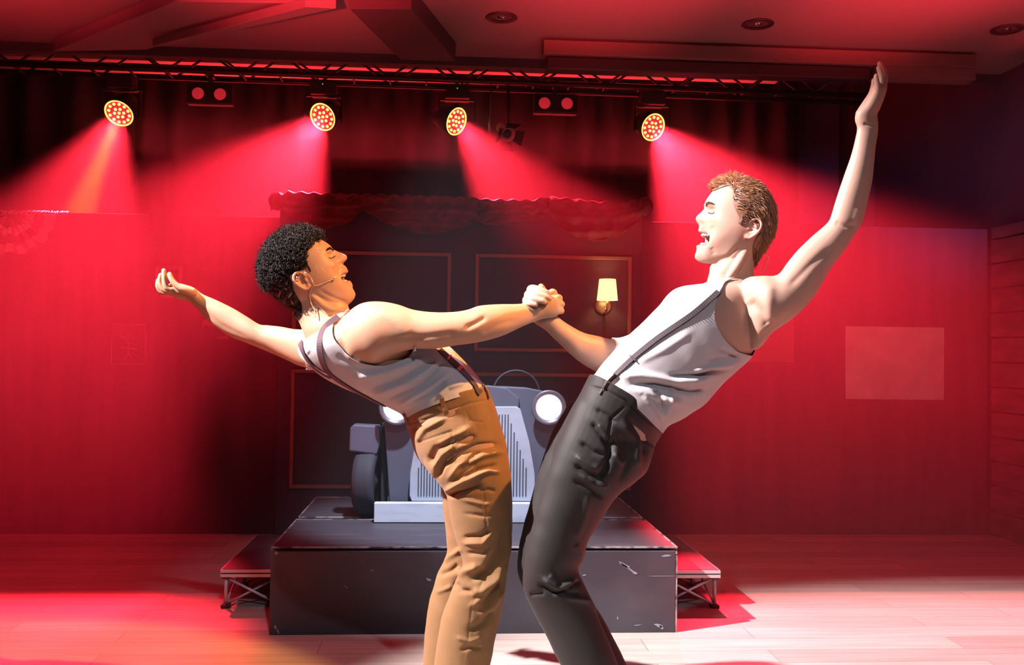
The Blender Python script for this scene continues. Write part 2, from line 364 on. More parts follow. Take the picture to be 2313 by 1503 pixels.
# small unlit spot with barn doors beside the middle wash lamp
c = Vector(at(1148, 305, 6.9))
o = empty('profile_spot', c, 'small unlit silvery spotlight catching red light right of the middle wash lamp', 'stage light')
M['silv'] = mat('dull_silver', (0.5, 0.4, 0.42), 0.45, 0.3)
q = Vector((0.35, -0.75, -0.55)).to_track_quat('Z', 'Y'); Mx = Matrix.Translation(c) @ q.to_matrix().to_4x4()
MB().lathe([(0.001, -0.14), (0.035, -0.14), (0.045, -0.03), (0.055, 0.0), (0.050, 0.001), (0.035, -0.02)], 24, Mx, False).build('barrel', M['silv'], o, True)
b = MB()
for a in range(4):
    Rz = Mx @ Matrix.Rotation(a * math.pi / 2, 4, 'Z')
    b.add([Rz @ Vector(v) for v in ((-0.04, 0.052, 0), (0.04, 0.052, 0), (0.055, 0.10, 0.04), (-0.055, 0.10, 0.04), (-0.04, 0.055, -0.002), (0.04, 0.055, -0.002), (0.055, 0.103, 0.038), (-0.055, 0.103, 0.038))],
          [(0, 1, 2, 3), (7, 6, 5, 4), (0, 4, 5, 1), (1, 5, 6, 2), (2, 6, 7, 3), (3, 7, 4, 0)])
b.build('barn_doors', M['casing'], o)
MB().tube([c + Vector((0, 0.04, 0.03)), (c.x, 6.975, 3.135)], 0.012, 8).build('bracket', M['casing'], o, True)
p0 = Vector(at(1108, 262, 6.95)); p1 = Vector(at(1107, 298, 6.95))
o = empty('hanging_cable_end', p0, 'short pale plug hanging on a cable right of the middle wash lamp', 'cable')
MB().tube([p0, p0 * 0.4 + p1 * 0.6, p1], [0.006, 0.014, 0.013], 10).build('plug', M['silv'], o, True)
MB().tube([p0, (p0.x, 6.95, 3.10), (p0.x, 6.95, 3.15)], 0.006, 6).build('cord', M['casing'], o, True)

# ------------------------------------------------------------------ scenic flats
tag(MB().box(-4.6, -1.0, 6.33, 6.39, 0.0, 2.03).build('scenery_flat', M['flat'], bevel=0.004), 'wide plain scenery flat left of the dark panelled unit', 'scenery wall')
tag(MB().box(1.2, cwall - 0.02, 6.33, 6.39, 0.0, 2.055).build('scenery_flat', M['flat'], bevel=0.004), 'wide plain scenery flat right of the dark panelled unit', 'scenery wall')
XL, XR = -1.045, 1.245
cf = empty('panelled_unit', (0.1, 6.17, 0), 'dark plum panelled scenery unit with gilt mouldings behind the platform', 'scenery wall')
ztop = at(1000, 452, 6.15)[2]
MB().box(XL, XR, 6.15, 6.25, 0, ztop).build('wall_panel', M['flat_dark'], cf, bevel=0.004)
def moulding(x0, y0, x1, y1):
    A = at(x0, y0, 6.14); B_ = at(x1, y1, 6.14); w = 0.022; b = MB()
    X0, X1, Z1, Z0 = A[0], B_[0], (A[2] + at(x1, y0 + 5, 6.14)[2]) / 2, B_[2]
    for (a, c_) in (((X0, Z0), (X0, Z1)), ((X1, Z0), (X1, Z1))): b.box(a[0] - w / 2, a[0] + w / 2, 6.132, 6.151, a[1] - w / 2, c_[1] + w / 2)
    for z in (Z0, Z1): b.box(X0 + w / 2, X1 - w / 2, 6.1325, 6.151, z - w / 2, z + w / 2)
    b.build('moulding_frame', M['mould'], cf, bevel=0.003)
moulding(667, 570, 1012, 790); moulding(1078, 578, 1421, 794); moulding(662, 838, 1012, 1101); moulding(1078, 845, 1421, 1105)

# swagged valance
sw = empty('swag_valance', (0.1, 6.1, ztop), 'crimson satin valance swagged along the top of the dark panelled unit', 'drapery')
top = [(612, 452), (650, 432), (720, 436), (800, 438), (900, 440), (1000, 442), (1060, 447), (1120, 450), (1200, 452), (1240, 444), (1290, 448), (1340, 455), (1400, 456), (1452, 449), (1472, 470)]
bot = [(612, 476), (632, 470), (660, 492), (700, 511), (738, 516), (780, 508), (822, 476), (860, 498), (900, 516), (950, 528), (1000, 527), (1040, 514), (1075, 500), (1110, 508), (1160, 509), (1200, 500), (1238, 482), (1262, 510), (1300, 536), (1350, 545), (1400, 536), (1440, 502), (1458, 482), (1472, 482)]
tx, ty = zip(*top); bx_, by_ = zip(*bot)
sags = [(622, 738, 826), (822, 965, 1080), (1070, 1140, 1240), (1236, 1350, 1462)]
xs = np.linspace(612, 1472, 420); P = []
for j in range(36):
    t = j / 35; row = []
    for x in xs:
        yt = np.interp(x, tx, ty) + 2 * math.sin(x * 0.21); yb = np.interp(x, bx_, by_)
        y = yt + (yb - yt) * t
        ph = 0
        for (a, c_, b2) in sags:
            if a <= x <= b2:
                uu = (x - a) / (b2 - a); sag = math.sin(math.pi * uu) ** 0.7
                ph = (t * (0.35 + 0.65 * sag)) * 17 + uu * 2; break
        dep = 0.018 * math.sin(ph) + 0.014 * math.sin(x * 0.13 + 5 * t) + 0.035 * math.sin(math.pi * min(1, t * 1.1))
        row.append(at(x, y, 6.09 - dep))
    P.append(row)
o = MB().grid(np.array(P)).build('swags', M['drape_red'], sw, True)
o.modifiers.new('solid', 'SOLIDIFY').thickness = 0.008
for (px, py, rx, rz) in ((628, 455, 0.055, 0.055), (1457, 466, 0.05, 0.06)):
    c = at(px, py, 6.08); b = MB(); n = 40; vs = []
    for i in range(20):
        a = math.pi * (i / 19) * 0.98 + 0.03
        for k in range(n):
            ph = 2 * math.pi * k / n; rr = 1 + 0.10 * math.sin(5 * ph + 2 * a) + 0.07 * math.sin(9 * ph)
            vs.append((c[0] + rx * rr * math.sin(a) * math.cos(ph), c[1] + 0.045 * rr * math.sin(a) * math.sin(ph), c[2] + rz * math.cos(a) * (1 + 0.06 * math.sin(4 * ph))))
    f = [(i * n + k, i * n + (k + 1) % n, (i + 1) * n + (k + 1) % n, (i + 1) * n + k) for i in range(19) for k in range(n)]
    b.add(vs, f + [tuple(range(n)), tuple(range(19 * n, 20 * n))]).build('gathered_end', M['drape_red'], sw, True)

# wall lamp
c = at(1362, 691, 6.15)
sc = empty('wall_sconce', (c[0], 6.15, c[2]), 'lit brass wall sconce with a cream shade on the dark panelled unit', 'wall lamp')
M['brass'] = mat('antique_brass', (0.55, 0.42, 0.26), 0.35, 0.8)
M['shade'] = mat('cream_shade', (0.85, 0.75, 0.55), 0.7, emis=((1.0, 0.74, 0.36), 1.5))
MB().lathe([(0.0005, 0.018), (0.045, 0.016), (0.055, 0.008), (0.055, 0.0)], 36, Matrix.Translation((c[0], 6.15, c[2])) @ Matrix.Rotation(math.radians(90), 4, 'X'), False).build('backplate', M['brass'], sc, True)
s1 = at(1372, 652, 6.05)
b = MB(); b.tube([(c[0] + 0.008, 6.135, c[2] - 0.05), (c[0] + 0.008, 6.09, c[2] - 0.045), (s1[0], 6.05, c[2] - 0.02), (s1[0], 6.05, c[2] + 0.05)], 0.007, 10)
b.tube([(c[0] + 0.008, 6.08, c[2] - 0.065), (c[0] + 0.008, 6.08, c[2] - 0.02)], [0.004, 0.010], 10)
b.build('arm', M['brass'], sc, True)
zt = at(1373, 631, 6.05)[2]; zb2 = at(1373, 679, 6.05)[2]
Mx = Matrix.Translation((s1[0], 6.05, 0))
MB().lathe([(0.066, zb2), (0.052, zt), (0.050, zt), (0.064, zb2), (0.066, zb2)], 40, Mx, False).build('lamp_shade', M['shade'], sc, True)
lp = bpy.data.lights.new('sconce_bulb', 'POINT'); lo = bpy.data.objects.new('sconce_bulb', lp); COL.objects.link(lo)
lo.location = (s1[0], 6.05, (zt + zb2) / 2); lp.energy = 2.2; lp.color = (1, 0.6, 0.25); lp.shadow_soft_size = 0.02

# ------------------------------------------------------------------ things on the flats
def picture(px0, py0, px1, py1, label, fw=0.02, inner='paper_dim', fr='frame', border=True):
    A = at(px0, py0, 6.32); B_ = at(px1, py1, 6.32); cx, cz = (A[0] + B_[0]) / 2, (A[2] + B_[2]) / 2
    o = empty('picture_frame' if border else 'poster', (cx, 6.32, cz), label, 'picture')
    if border:
        b = MB(); x0, x1, z1, z0 = A[0], B_[0], A[2], B_[2]
        b.box(x0, x0 + fw, 6.305, 6.33, z0, z1).box(x1 - fw, x1, 6.305, 6.33, z0, z1).box(x0 + fw, x1 - fw, 6.305, 6.33, z0, z0 + fw).box(x0 + fw, x1 - fw, 6.305, 6.33, z1 - fw, z1)
        b.build('frame', M[fr], o, bevel=0.002)
        MB().box(x0 + fw, x1 - fw, 6.318, 6.33, z0 + fw, z1 - fw).build('print', M[inner], o)
        return o, (x0, x1, z0, z1)
    MB().box(A[0], B_[0], 6.325, 6.33, B_[2], A[2]).build('sheet', M[inner], o); return o, None
M['flatprint'] = mat('dim_print_ground', (0.10, 0.055, 0.065), 0.8)
picture(352, 601, 412, 675, 'small pale empty picture frame behind the outstretched left hand', 0.024, 'flatprint')
fr, (x0, x1, z0, z1) = picture(254, 732, 330, 824, 'framed faint figure drawing on the left flat, lowest picture there', 0.008, 'flatprint')
b = MB(); cx, cz = (x0 + x1) / 2, (z0 + z1) / 2
b.lathe([(0.020, 0.0), (0.030, 0.003), (0.036, 0.0)], 24, Matrix.Translation((cx + 0.005, 6.314, cz + 0.03)) @ Matrix.Rotation(math.radians(90), 4, 'X'), False)
for a, c_ in (((0, 0.0), (0, -0.06)), ((0, -0.06), (-0.03, -0.10)), ((0, -0.06), (0.03, -0.10)), ((-0.05, -0.02), (0.05, -0.03)), ((-0.06, 0.06), (-0.02, 0.03))):
    b.bar((cx + a[0], 6.314, cz + a[1]), (cx + c_[0], 6.314, cz + c_[1]), 0.009, 0.004, up=(0, 1, 0))
b.build('drawing', M['frame'], fr)
picture(456, 708, 520, 767, 'faint unframed sheet on the left flat below the outstretched arm', inner='paper_dim', border=False)
M['sheet2'] = mat('warm_sheet', (0.22, 0.11, 0.10), 0.8)
picture(1688, 716, 1793, 819, 'plain sheet on the right flat half hidden behind the leaning back', inner='sheet2', border=False)
picture(1911, 737, 2133, 904, 'large blank pale board on the right flat', inner='white_paper', border=False)

# fan bunting, upper left, striped in rings
c = at(25, 484, 6.30)
bu = empty('fan_bunting', (c[0], 6.30, c[2]), 'pleated half round red and white fan bunting at the upper left', 'bunting')
M['bw'] = mat('bunting_white', (0.70, 0.50, 0.52), 0.8); M['br'] = mat('bunting_red', (0.12, 0.012, 0.02), 0.8)
R_ = [0.03, 0.09, 0.14, 0.20, 0.265]
for i in range(4):
    P = []
    for j in range(5):
        r = R_[i] + (R_[i + 1] - R_[i]) * j / 4
        P.append([(c[0] + 1.02 * r * math.cos(a), 6.295 + 0.012 * math.sin(a * 22) * (0.3 + r / 0.27), c[2] - 0.95 * r * math.sin(a) * (1 + 0.04 * math.sin(a * 11))) for a in np.linspace(0, math.pi, 90)])
    o = MB().grid(np.array(P)).build('fabric_ring', M['bw'] if i % 2 else M['br'], bu, True); o.modifiers.new('solid', 'SOLIDIFY').thickness = 0.003
b = MB()
M['fringe'] = mat('pale_fringe', (0.75, 0.5, 0.4), 0.6)
for k in range(46):
    x = c[0] - 0.14 + k * 0.0105
    b.tube([(x, 6.33 + rnd.uniform(0, 0.03), c[2] + 0.03), (x + rnd.uniform(-0.01, 0.01), 6.30, c[2] + 0.012 - rnd.uniform(0, 0.01))], rnd.uniform(0.003, 0.006), 5)
b.build('fringe', M['fringe'], bu, True)

# ------------------------------------------------------------------ the platform
H0 = 0.355
def deck(y0, y1, label, front=True):
    x0, x1 = -0.708, 0.995
    o = empty('stage_deck', ((x0 + x1) / 2, (y0 + y1) / 2, 0), label, 'stage platform', 'full height black stage decks')
    MB().box(x0 + 0.004, x1 - 0.004, y0 + 0.004, y1 - 0.004, H0 - 0.045, H0).build('deck_top', M['deck'], o)
    b = MB(); e = 0.004
    b.box(x0 - 0.003, x1 + 0.003, y0 - 0.003, y0 + e, H0 - 0.004, H0 + 0.003).box(x0 - 0.003, x1 + 0.003, y1 - e, y1 + 0.003, H0 - 0.012, H0 + 0.003)
    b.box(x0 - 0.003, x0 + e, y0 + e, y1 - e, H0 - 0.03, H0 + 0.003).box(x1 - e, x1 + 0.003, y0 + e, y1 - e, H0 - 0.03, H0 + 0.003)
    b.build('edge_trim', M['worn'], o)
    for lx in (x0 + 0.05, x1 - 0.05):
        for ly in (y0 + 0.06, y1 - 0.06):
            MB().tube([(lx, ly, 0.0), (lx, ly, H0 - 0.045)], 0.024, 14).build('leg', M['alu'], o, True)
    return o
d1 = deck(4.115, 4.79, 'front black stage deck with a scuffed skirt panel facing the audience')
MB().box(-0.708, 0.985, 4.090, 4.108, 0.0, H0 - 0.012).build('front_skirt', M['deckfront'], d1, bevel=0.003)
for (px, py, l, w, an) in ((624, 1250, 7, 7, 0), (1420, 1285, 46, 4, -35), (1408, 1275, 30, 5, -28), (1505, 1256, 22, 5, 4), (1488, 1414, 20, 7, -18), (1494, 1418, 12, 5, -45), (622, 1418, 6, 9, 10), (628, 1427, 4, 12, 20), (1320, 1300, 9, 3, 10), (1440, 1413, 18, 2, 3), (968, 1310, 12, 6, -20), (1496, 1302, 70, 1.3, 0), (1395, 1397, 7, 3, 90), (782, 1327, 12, 1.6, -30), (840, 1289, 8, 2, 10)):
    b = MB(); n = 12; cpt = at(px, py, 4.0885); s_ = 4.09 / F
    b.add([(cpt[0] + s_ * (l / 2 * math.cos(a) * math.cos(math.radians(an)) - w / 2 * math.sin(a) * math.sin(math.radians(an))) * (1 + 0.25 * math.sin(3 * a + px)), 4.0885,
            cpt[2] + s_ * (l / 2 * math.cos(a) * math.sin(math.radians(an)) + w / 2 * math.sin(a) * math.cos(math.radians(an)))) for a in np.arange(n) * 2 * math.pi / n], [tuple(range(n))])
    b.build('scuff_mark', M['scuff'], d1, fix=False)
MB().box(0.985, 0.993, 4.092, 4.14, 0.0, H0 - 0.03).build('chipped_corner', M['worn'], d1)
deck(4.86, 5.52, 'rear black stage deck behind the toy car front')

def riser(x0, x1, y0, y1, label, seam):
    h = 0.178
    o = empty('low_riser', ((x0 + x1) / 2, (y0 + y1) / 2, 0), label, 'stage platform', 'low risers beside the platform')
    MB().box(x0 + 0.006, x1 - 0.006, y0 + 0.006, y1 - 0.006, h - 0.012, h).build('riser_top', M['deck'], o)
    b = MB()
    for zc in (h - 0.010, h - 0.030):
        b.box(x0, x1, y0, y0 + 0.012, zc - 0.006, zc + 0.008).box(x0, x1, y1 - 0.012, y1, zc - 0.006, zc + 0.008)
        b.box(x0, x0 + 0.012, y0 + 0.012, y1 - 0.012, zc - 0.006, zc + 0.008).box(x1 - 0.012, x1, y0 + 0.012, y1 - 0.012, zc - 0.006, zc + 0.008)
    b.build('frame', M['alu'], o)
    MB().box(x0 + 0.002, x1 - 0.002, y0 + 0.002, y1 - 0.002, h - 0.026, h - 0.019).build('frame_gap', M['rubber'], o)
    for lx in (x0 + 0.022, x1 - 0.022):
        for ly in (y0 + 0.022, (y0 + y1) / 2, y1 - 0.022):
            lg = MB().tube([(lx, ly, 0.012), (lx, ly, h - 0.036)], 0.0085, 10).build('leg', M['alu'], o, True)
            MB().box(lx - 0.020, lx + 0.020, ly - 0.02, ly + 0.02, 0.0, 0.016).build('foot', M['rubber'], lg, bevel=0.004)
            MB().box(lx - 0.018, lx + 0.018, ly - 0.018, ly + 0.018, h - 0.045, h - 0.034).build('joint', M['rubber'], lg, bevel=0.003)
    b = MB()
    for ly in (y0 + 0.022, (y0 + y1) / 2, y1 - 0.022):
        b.tube([(x0 + 0.03, ly, h - 0.045), (x1 - 0.03, ly, 0.018)], 0.006, 8); b.tube([(x0 + 0.03, ly + 0.014, 0.018), (x1 - 0.03, ly + 0.014, h - 0.045)], 0.006, 8)
    for lx in (x0 + 0.022, x1 - 0.022):
        b.tube([(lx, y0 + 0.03, h - 0.045), (lx, (y0 + y1) / 2 - 0.03, 0.018)], 0.005, 8); b.tube([(lx, (y0 + y1) / 2 + 0.03, 0.018), (lx, y1 - 0.03, h - 0.045)], 0.005, 8)
        b.tube([(lx, y0 + 0.03, 0.018), (lx, (y0 + y1) / 2 - 0.03, h - 0.045)], 0.005, 8)
    b.build('cross_brace', M['alu'], o, True)
riser(-1.003, -0.722, 4.51, 5.35, 'low riser with silver scissor legs left of the platform', 0)
riser(1.004, 1.288, 4.47, 5.35, 'low riser with silver scissor legs right of the platform', 0)

# ------------------------------------------------------------------ toy car front
YC = 4.72
car = empty('car_front_prop', (at(1067, 1100, YC)[0], YC + 0.1, H0), 'grey cut-out vintage car front with round headlights on the platform', 'stage prop')
def W(px, py, y=YC): p = at(px, py, y); return (p[0], p[2])
def sym(pts): return pts + [(2 * 1067 - x, y) for x, y in reversed(pts)]
zc = H0 + 0.004
body = sym([(882, 1178), (868, 960), (880, 905), (905, 884), (945, 876), (1000, 873)])
pl = [W(x, y, 4.80) for x, y in body]; pl[0] = (pl[0][0], zc); pl[-1] = (pl[-1][0], zc)
MB().prism(pl, 4.80, 4.86).build('body_panel', M['car'], car, bevel=0.006)
hood = sym([(975, 1050), (960, 900), (990, 876), (1030, 871)])
MB().prism([W(x, y, 4.77) for x, y in hood], 4.772, 4.799).build('hood', M['car'], car, bevel=0.006)
gr = sym([(930, 1134), (925, 1120), (926, 1071), (938, 1000), (958, 925), (966, 919)])
go = MB().prism([W(x, y, 4.745) for x, y in gr], 4.745, 4.771).build('grille', M['car_lt'], car, bevel=0.004)
b = MB()
for k in range(-18, 19):
    x = 1067 + k * 6.75; tx_ = 937 if abs(k) < 12 else 937 + (abs(k) - 12) * 20
    a = W(x, max(tx_, 937), 4.744); c_ = W(x, 1122, 4.744)
    b.box(a[0] - 0.0028, a[0] + 0.0028, 4.7425, 4.746, c_[1], a[1])
b.build('grille_slots', M['grilldark'], car)
a = W(845, 1137, 4.69); c_ = W(1213, 1180, 4.69)
MB().box(a[0], c_[0] + 0.03, 4.69, 4.742, zc - 0.001, a[1]).build('bumper', M['bumper'], car, bevel=0.003)
for cx_ in (896, 1240):
    p = at(cx_, 921, 4.74); Mx = Matrix.Translation(p) @ Matrix.Rotation(math.radians(90), 4, 'X')
    hl = MB().lathe([(0.001, -0.06), (0.05, -0.06), (0.075, -0.02), (0.086, 0.0), (0.083, 0.010), (0.070, 0.004), (0.062, -0.004)], 44, Mx, False).build('headlight', M['hlrim'], car, True)
    MB().lathe([(0.0635, -0.001), (0.045, 0.006), (0.0005, 0.010)], 40, Mx, False).build('lens', M['headlight'], hl, True)
# steering wheel and screen rim above the hood
b = MB(); cc = at(1166, 890, 4.93); rr = 0.118
b.tube([(cc[0] + rr * math.cos(a), 4.93, cc[2] + rr * math.sin(a)) for a in np.linspace(0, 2 * math.pi, 41)], 0.006, 8, False)
b.tube([(cc[0] - rr, 4.93, cc[2]), (cc[0] + rr, 4.93, cc[2])], 0.006, 8)
b.tube([cc, (cc[0], 4.90, H0 + 0.2)], 0.01, 8)
M['steer'] = mat('dull_grey_rim', (0.045, 0.042, 0.055), 0.6)
b.build('steering_wheel', M['steer'], car, True)
# left mudguard and wheel
pl = [W(x, y, 4.84) for x, y in ((790, 1018), (792, 966), (800, 958), (858, 961), (860, 1000), (852, 1026), (820, 1022))]
MB().prism(pl, 4.80, 4.90).build('mudguard', M['car'], car, bevel=0.008)
for cx_, w in ((834, 1),):
    c = at(cx_, 1092, 4.90); zc2 = H0 + 0.175
    Mx = Matrix.Translation((c[0], 4.90, zc2)) @ Matrix.Rotation(math.radians(-9), 4, 'Z') @ Matrix.Rotation(math.radians(90), 4, 'Y')
    ty_ = MB().lathe([(0.118, -0.050), (0.150, -0.056), (0.168, -0.045), (0.172, -0.02), (0.172, 0.02), (0.168, 0.045), (0.150, 0.056), (0.118, 0.050)], 48, Mx, False).build('tyre', M['tyre'], car, True)
    MB().lathe([(0.001, -0.03), (0.03, -0.045), (0.05, -0.03), (0.118, -0.02), (0.119, 0.02), (0.05, 0.03), (0.001, 0.045)], 32, Mx, False).build('wheel_disc', M['steer'], ty_, True)
MB().box(W(862, 1000, 4.86)[0], W(876, 1000, 4.86)[0], 4.865, 4.90, H0 + 0.004, W(870, 955, 4.86)[1]).build('support_post', M['rubber'], car)

# ------------------------------------------------------------------ stage haze
hm = bpy.data.materials.new('stage_haze'); hm.use_nodes = True; nt = hm.node_tree
nt.nodes.remove(nt.nodes['Principled BSDF'])
vs = nt.nodes.new('ShaderNodeVolumeScatter'); vs.inputs['Color'].default_value = (1, 1, 1, 1); vs.inputs['Density'].default_value = 0.045
vs.inputs['Anisotropy'].default_value = 0.25
nt.links.new(vs.outputs[0], nt.nodes['Material Output'].inputs['Volume'])
o = MB().box(-5.0, 3.6, 4.2, 8.05, 0.004, 2.94).build('stage_haze', hm)
tag(o, 'thin theatrical haze filling the upstage air', 'haze', kind='stuff')
# ================================================================== the performers
YL, YR = 3.05, 2.86                     # how far into the room each performer stands
def crom(A, n):                         # smooth resampling of an (m,k) array, n steps per interval
    A = np.array(A, float); m = len(A); out = []
    for i in range(m - 1):
        p0, p1, p2, p3 = A[max(i - 1, 0)], A[i], A[i + 1], A[min(i + 2, m - 1)]
        for j in range(n):
            t = j / n
            out.append(0.5 * ((2 * p1) + (-p0 + p2) * t + (2 * p0 - 5 * p1 + 4 * p2 - p3) * t * t + (-p0 + 3 * p1 - 3 * p2 + p3) * t ** 3))
    out.append(A[-1]); return np.array(out)

def rings(secs, n=40, sub=4):
    """secs: (xa,ya, xb,yb, Y, half depth[, squareness]) - the two edges of the limb at that section, its distance and its thickness"""
    S = [(tuple(s) + ((2.0, 0.0) if len(s) == 6 else (0.0,)))[:8] for s in secs]
    S = crom(S, sub); R_ = []
    for xa, ya, xb, yb, Y, hd, ex, ti in S:
        A = at(xa, ya, Y); B_ = at(xb, yb, Y); c = (A + B_) / 2; u = (B_ - A) / 2
        dv = c - CC; dv /= np.linalg.norm(dv); v = dv * hd - CU * ti
        ring = []
        for k in range(n):
            a = 2 * math.pi * k / n; ca, sa = math.cos(a), math.sin(a)
            ring.append(c + u * math.copysign(abs(ca) ** (2 / ex), ca) + v * math.copysign(abs(sa) ** (2 / ex), sa))
        R_.append(ring)
    return np.array(R_)
def loft(b, secs, n=40, sub=4, cap=True):
    R_ = rings(secs, n, sub); m = len(R_)
    f = [(i * n + k, i * n + (k + 1) % n, (i + 1) * n + (k + 1) % n, (i + 1) * n + k) for i in range(m - 1) for k in range(n)]
    v = R_.reshape(-1, 3)
    if cap:
        v = np.vstack([v, R_[0].mean(0)[None], R_[-1].mean(0)[None]]); a, z = m * n, m * n + 1
        f += [(a, (k + 1) % n, k) for k in range(n)] + [(z, (m - 1) * n + k, (m - 1) * n + (k + 1) % n) for k in range(n)]
    b.add(v, f); return b
def blob(b, c, r, n=16):                # ellipsoid
    c = np.array(c); vs = []
    for i in range(1, n):
        for k in range(2 * n):
            a, p = math.pi * i / n, math.pi * k / n
            vs.append(c + np.array([math.sin(a) * math.cos(p) * r[0], math.sin(a) * math.sin(p) * r[1], math.cos(a) * r[2]]))
    m = 2 * n; f = [(i * m + k, (i + 1) * m + k, (i + 1) * m + (k + 1) % m, i * m + (k + 1) % m) for i in range(n - 2) for k in range(m)]
    vs += [c + np.array([0, 0, r[2]]), c - np.array([0, 0, r[2]])]; t = (n - 1) * m
    f += [(t, k, (k + 1) % m) for k in range(m)] + [(t + 1, (n - 2) * m + (k + 1) % m, (n - 2) * m + k) for k in range(m)]
    b.add(vs, f)
def chain(b, pts, n=14, sub=5):         # rounded finger-like tube through (px,py,Y,radius m)
    A = np.array([list(at(p[0], p[1], p[2])) + [p[3]] for p in pts]); A = crom(A, sub)
    P, r = A[:, :3], A[:, 3]
    t0 = (P[0] - P[1]) / np.linalg.norm(P[0] - P[1]); t1 = (P[-1] - P[-2]) / np.linalg.norm(P[-1] - P[-2])
    pre = [(P[0] + t0 * r[0] * math.sin(a), r[0] * math.cos(a)) for a in (1.45, 1.1, 0.6)]
    post = [(P[-1] + t1 * r[-1] * math.sin(a), r[-1] * math.cos(a)) for a in (0.4, 0.8, 1.15, 1.45)]
    PP = np.array([p for p, _ in pre] + list(P) + [p for p, _ in post]); rr = np.array([q for _, q in pre] + list(r) + [q for _, q in post])
    b.tube(PP, rr, n)

def remesh(ob, voxel, smooth=3, fac=0.5):
    m = ob.modifiers.new('r', 'REMESH'); m.mode = 'VOXEL'; m.voxel_size = voxel; m.use_smooth_shade = True
    if smooth:
        q = ob.modifiers.new('s', 'SMOOTH'); q.iterations = smooth; q.factor = fac
    dg = bpy.context.evaluated_depsgraph_get(); ev = ob.evaluated_get(dg)
    me = bpy.data.meshes.new_from_object(ev); old = ob.data; ob.modifiers.clear(); ob.data = me
    for mt in list(old.materials):
        if mt and mt.name not in [x.name for x in me.materials if x]: me.materials.append(mt)
    bpy.data.meshes.remove(old)
    me.polygons.foreach_set('use_smooth', [True] * len(me.polygons)); return ob
def coords(me):
    V = np.empty(len(me.vertices) * 3); me.vertices.foreach_get('co', V); return V.reshape(-1, 3)
def normals(me):
    V = np.empty(len(me.vertices) * 3); me.vertices.foreach_get('normal', V); return V.reshape(-1, 3)
def setco(me, V): me.vertices.foreach_set('co', V.ravel()); me.update()
def topx(V):                            # where points of the place fall in the photo frame
    D = V - CC; z = D @ CF; return IW / 2 + F * (D @ CR) / z, IH / 2 - F * (D @ CU) / z
def segdist(X, Y_, pl):
    best = np.full(X.shape, 1e9); tt = np.zeros(X.shape); L = len(pl) - 1
    for i in range(L):
        (ax, ay), (bx, by) = pl[i], pl[i + 1]; dx, dy = bx - ax, by - ay; l2 = dx * dx + dy * dy
        t = np.clip(((X - ax) * dx + (Y_ - ay) * dy) / l2, 0, 1); d = np.hypot(X - ax - t * dx, Y_ - ay - t * dy)
        m = d < best; best[m] = d[m]; tt[m] = (i + t[m]) / L
    return best, tt
def folds(ob, strokes, off, lo=-1.0):
    """cloth folds: ridges (+) and valleys (-) along lines, raised along the surface normal of the near side"""
    me = ob.data; V = coords(me); N = normals(me); X, Y_ = topx(V + np.array(off)); face = np.clip(-(N @ CF) * 1.6, 0, 1)
    D = np.zeros(len(V))
    for pl, w, amp in strokes:
        d, t = segdist(X, Y_, pl); D += amp * np.exp(-(d / w) ** 2) * np.clip(np.minimum(t, 1 - t) * 6 + 0.15, 0, 1)
    setco(me, V + N * (np.maximum(D, lo) * face)[:, None])
def wrinkle(ob, amp, freq, axis, seed=0, mask=None):
    """small broad creases all round a garment"""
    me = ob.data; V = coords(me); N = normals(me); r = np.random.RandomState(seed); D = np.zeros(len(V))
    ax = np.array(axis, float); ax /= np.linalg.norm(ax)
    for k in range(7):
        d = ax * r.uniform(0.7, 1.3) + r.normal(0, 0.35, 3); ph = r.uniform(0, 6.28); q = r.normal(0, 1, 3) * freq * 0.25
        D += np.sin(V @ d * freq * r.uniform(0.6, 1.5) + ph + 1.3 * np.sin(V @ q)) / 7
    if mask is not None: D *= mask(V)
    setco(me, V + N * (D * amp)[:, None])
def blend(ob, wfun, it=40):             # soften the joints of the figure where the mask says so
    V = coords(ob.data); X, Y_ = topx(V); w = np.clip(wfun(X, Y_, V), 0, 1); vg = ob.vertex_groups.new(name='soft')
    q = np.round(w * 10) / 10
    for lv in np.unique(q):
        if lv > 0: vg.add(np.where(q == lv)[0].tolist(), float(lv), 'REPLACE')
    m = ob.modifiers.new('s', 'SMOOTH'); m.iterations = it; m.factor = 0.5; m.vertex_group = 'soft'
    dg = bpy.context.evaluated_depsgraph_get(); me = bpy.data.meshes.new_from_object(ob.evaluated_get(dg)); old = ob.data
    ob.modifiers.clear(); ob.vertex_groups.clear(); ob.data = me; bpy.data.meshes.remove(old)
def colattr(me, name, C_):
    a = me.color_attributes.new(name, 'FLOAT_COLOR', 'POINT'); a.data.foreach_set('color', np.hstack([C_, np.ones((len(C_), 1))]).ravel())
def attr_mat(name, attr, rough, sss=0.0, bump=None, spec=0.4):
    m = mat(name, (0.5, 0.5, 0.5), rough, bump=bump, sss=sss, spec=spec); nt = m.node_tree
    a = nt.nodes.new('ShaderNodeAttribute'); a.attribute_name = attr
    nt.links.new(a.outputs['Color'], nt.nodes['Principled BSDF'].inputs['Base Color']); return m
def rootparent(o, root):
    o.parent = root; V = coords(o.data) - np.array(root.location); setco(o.data, V)

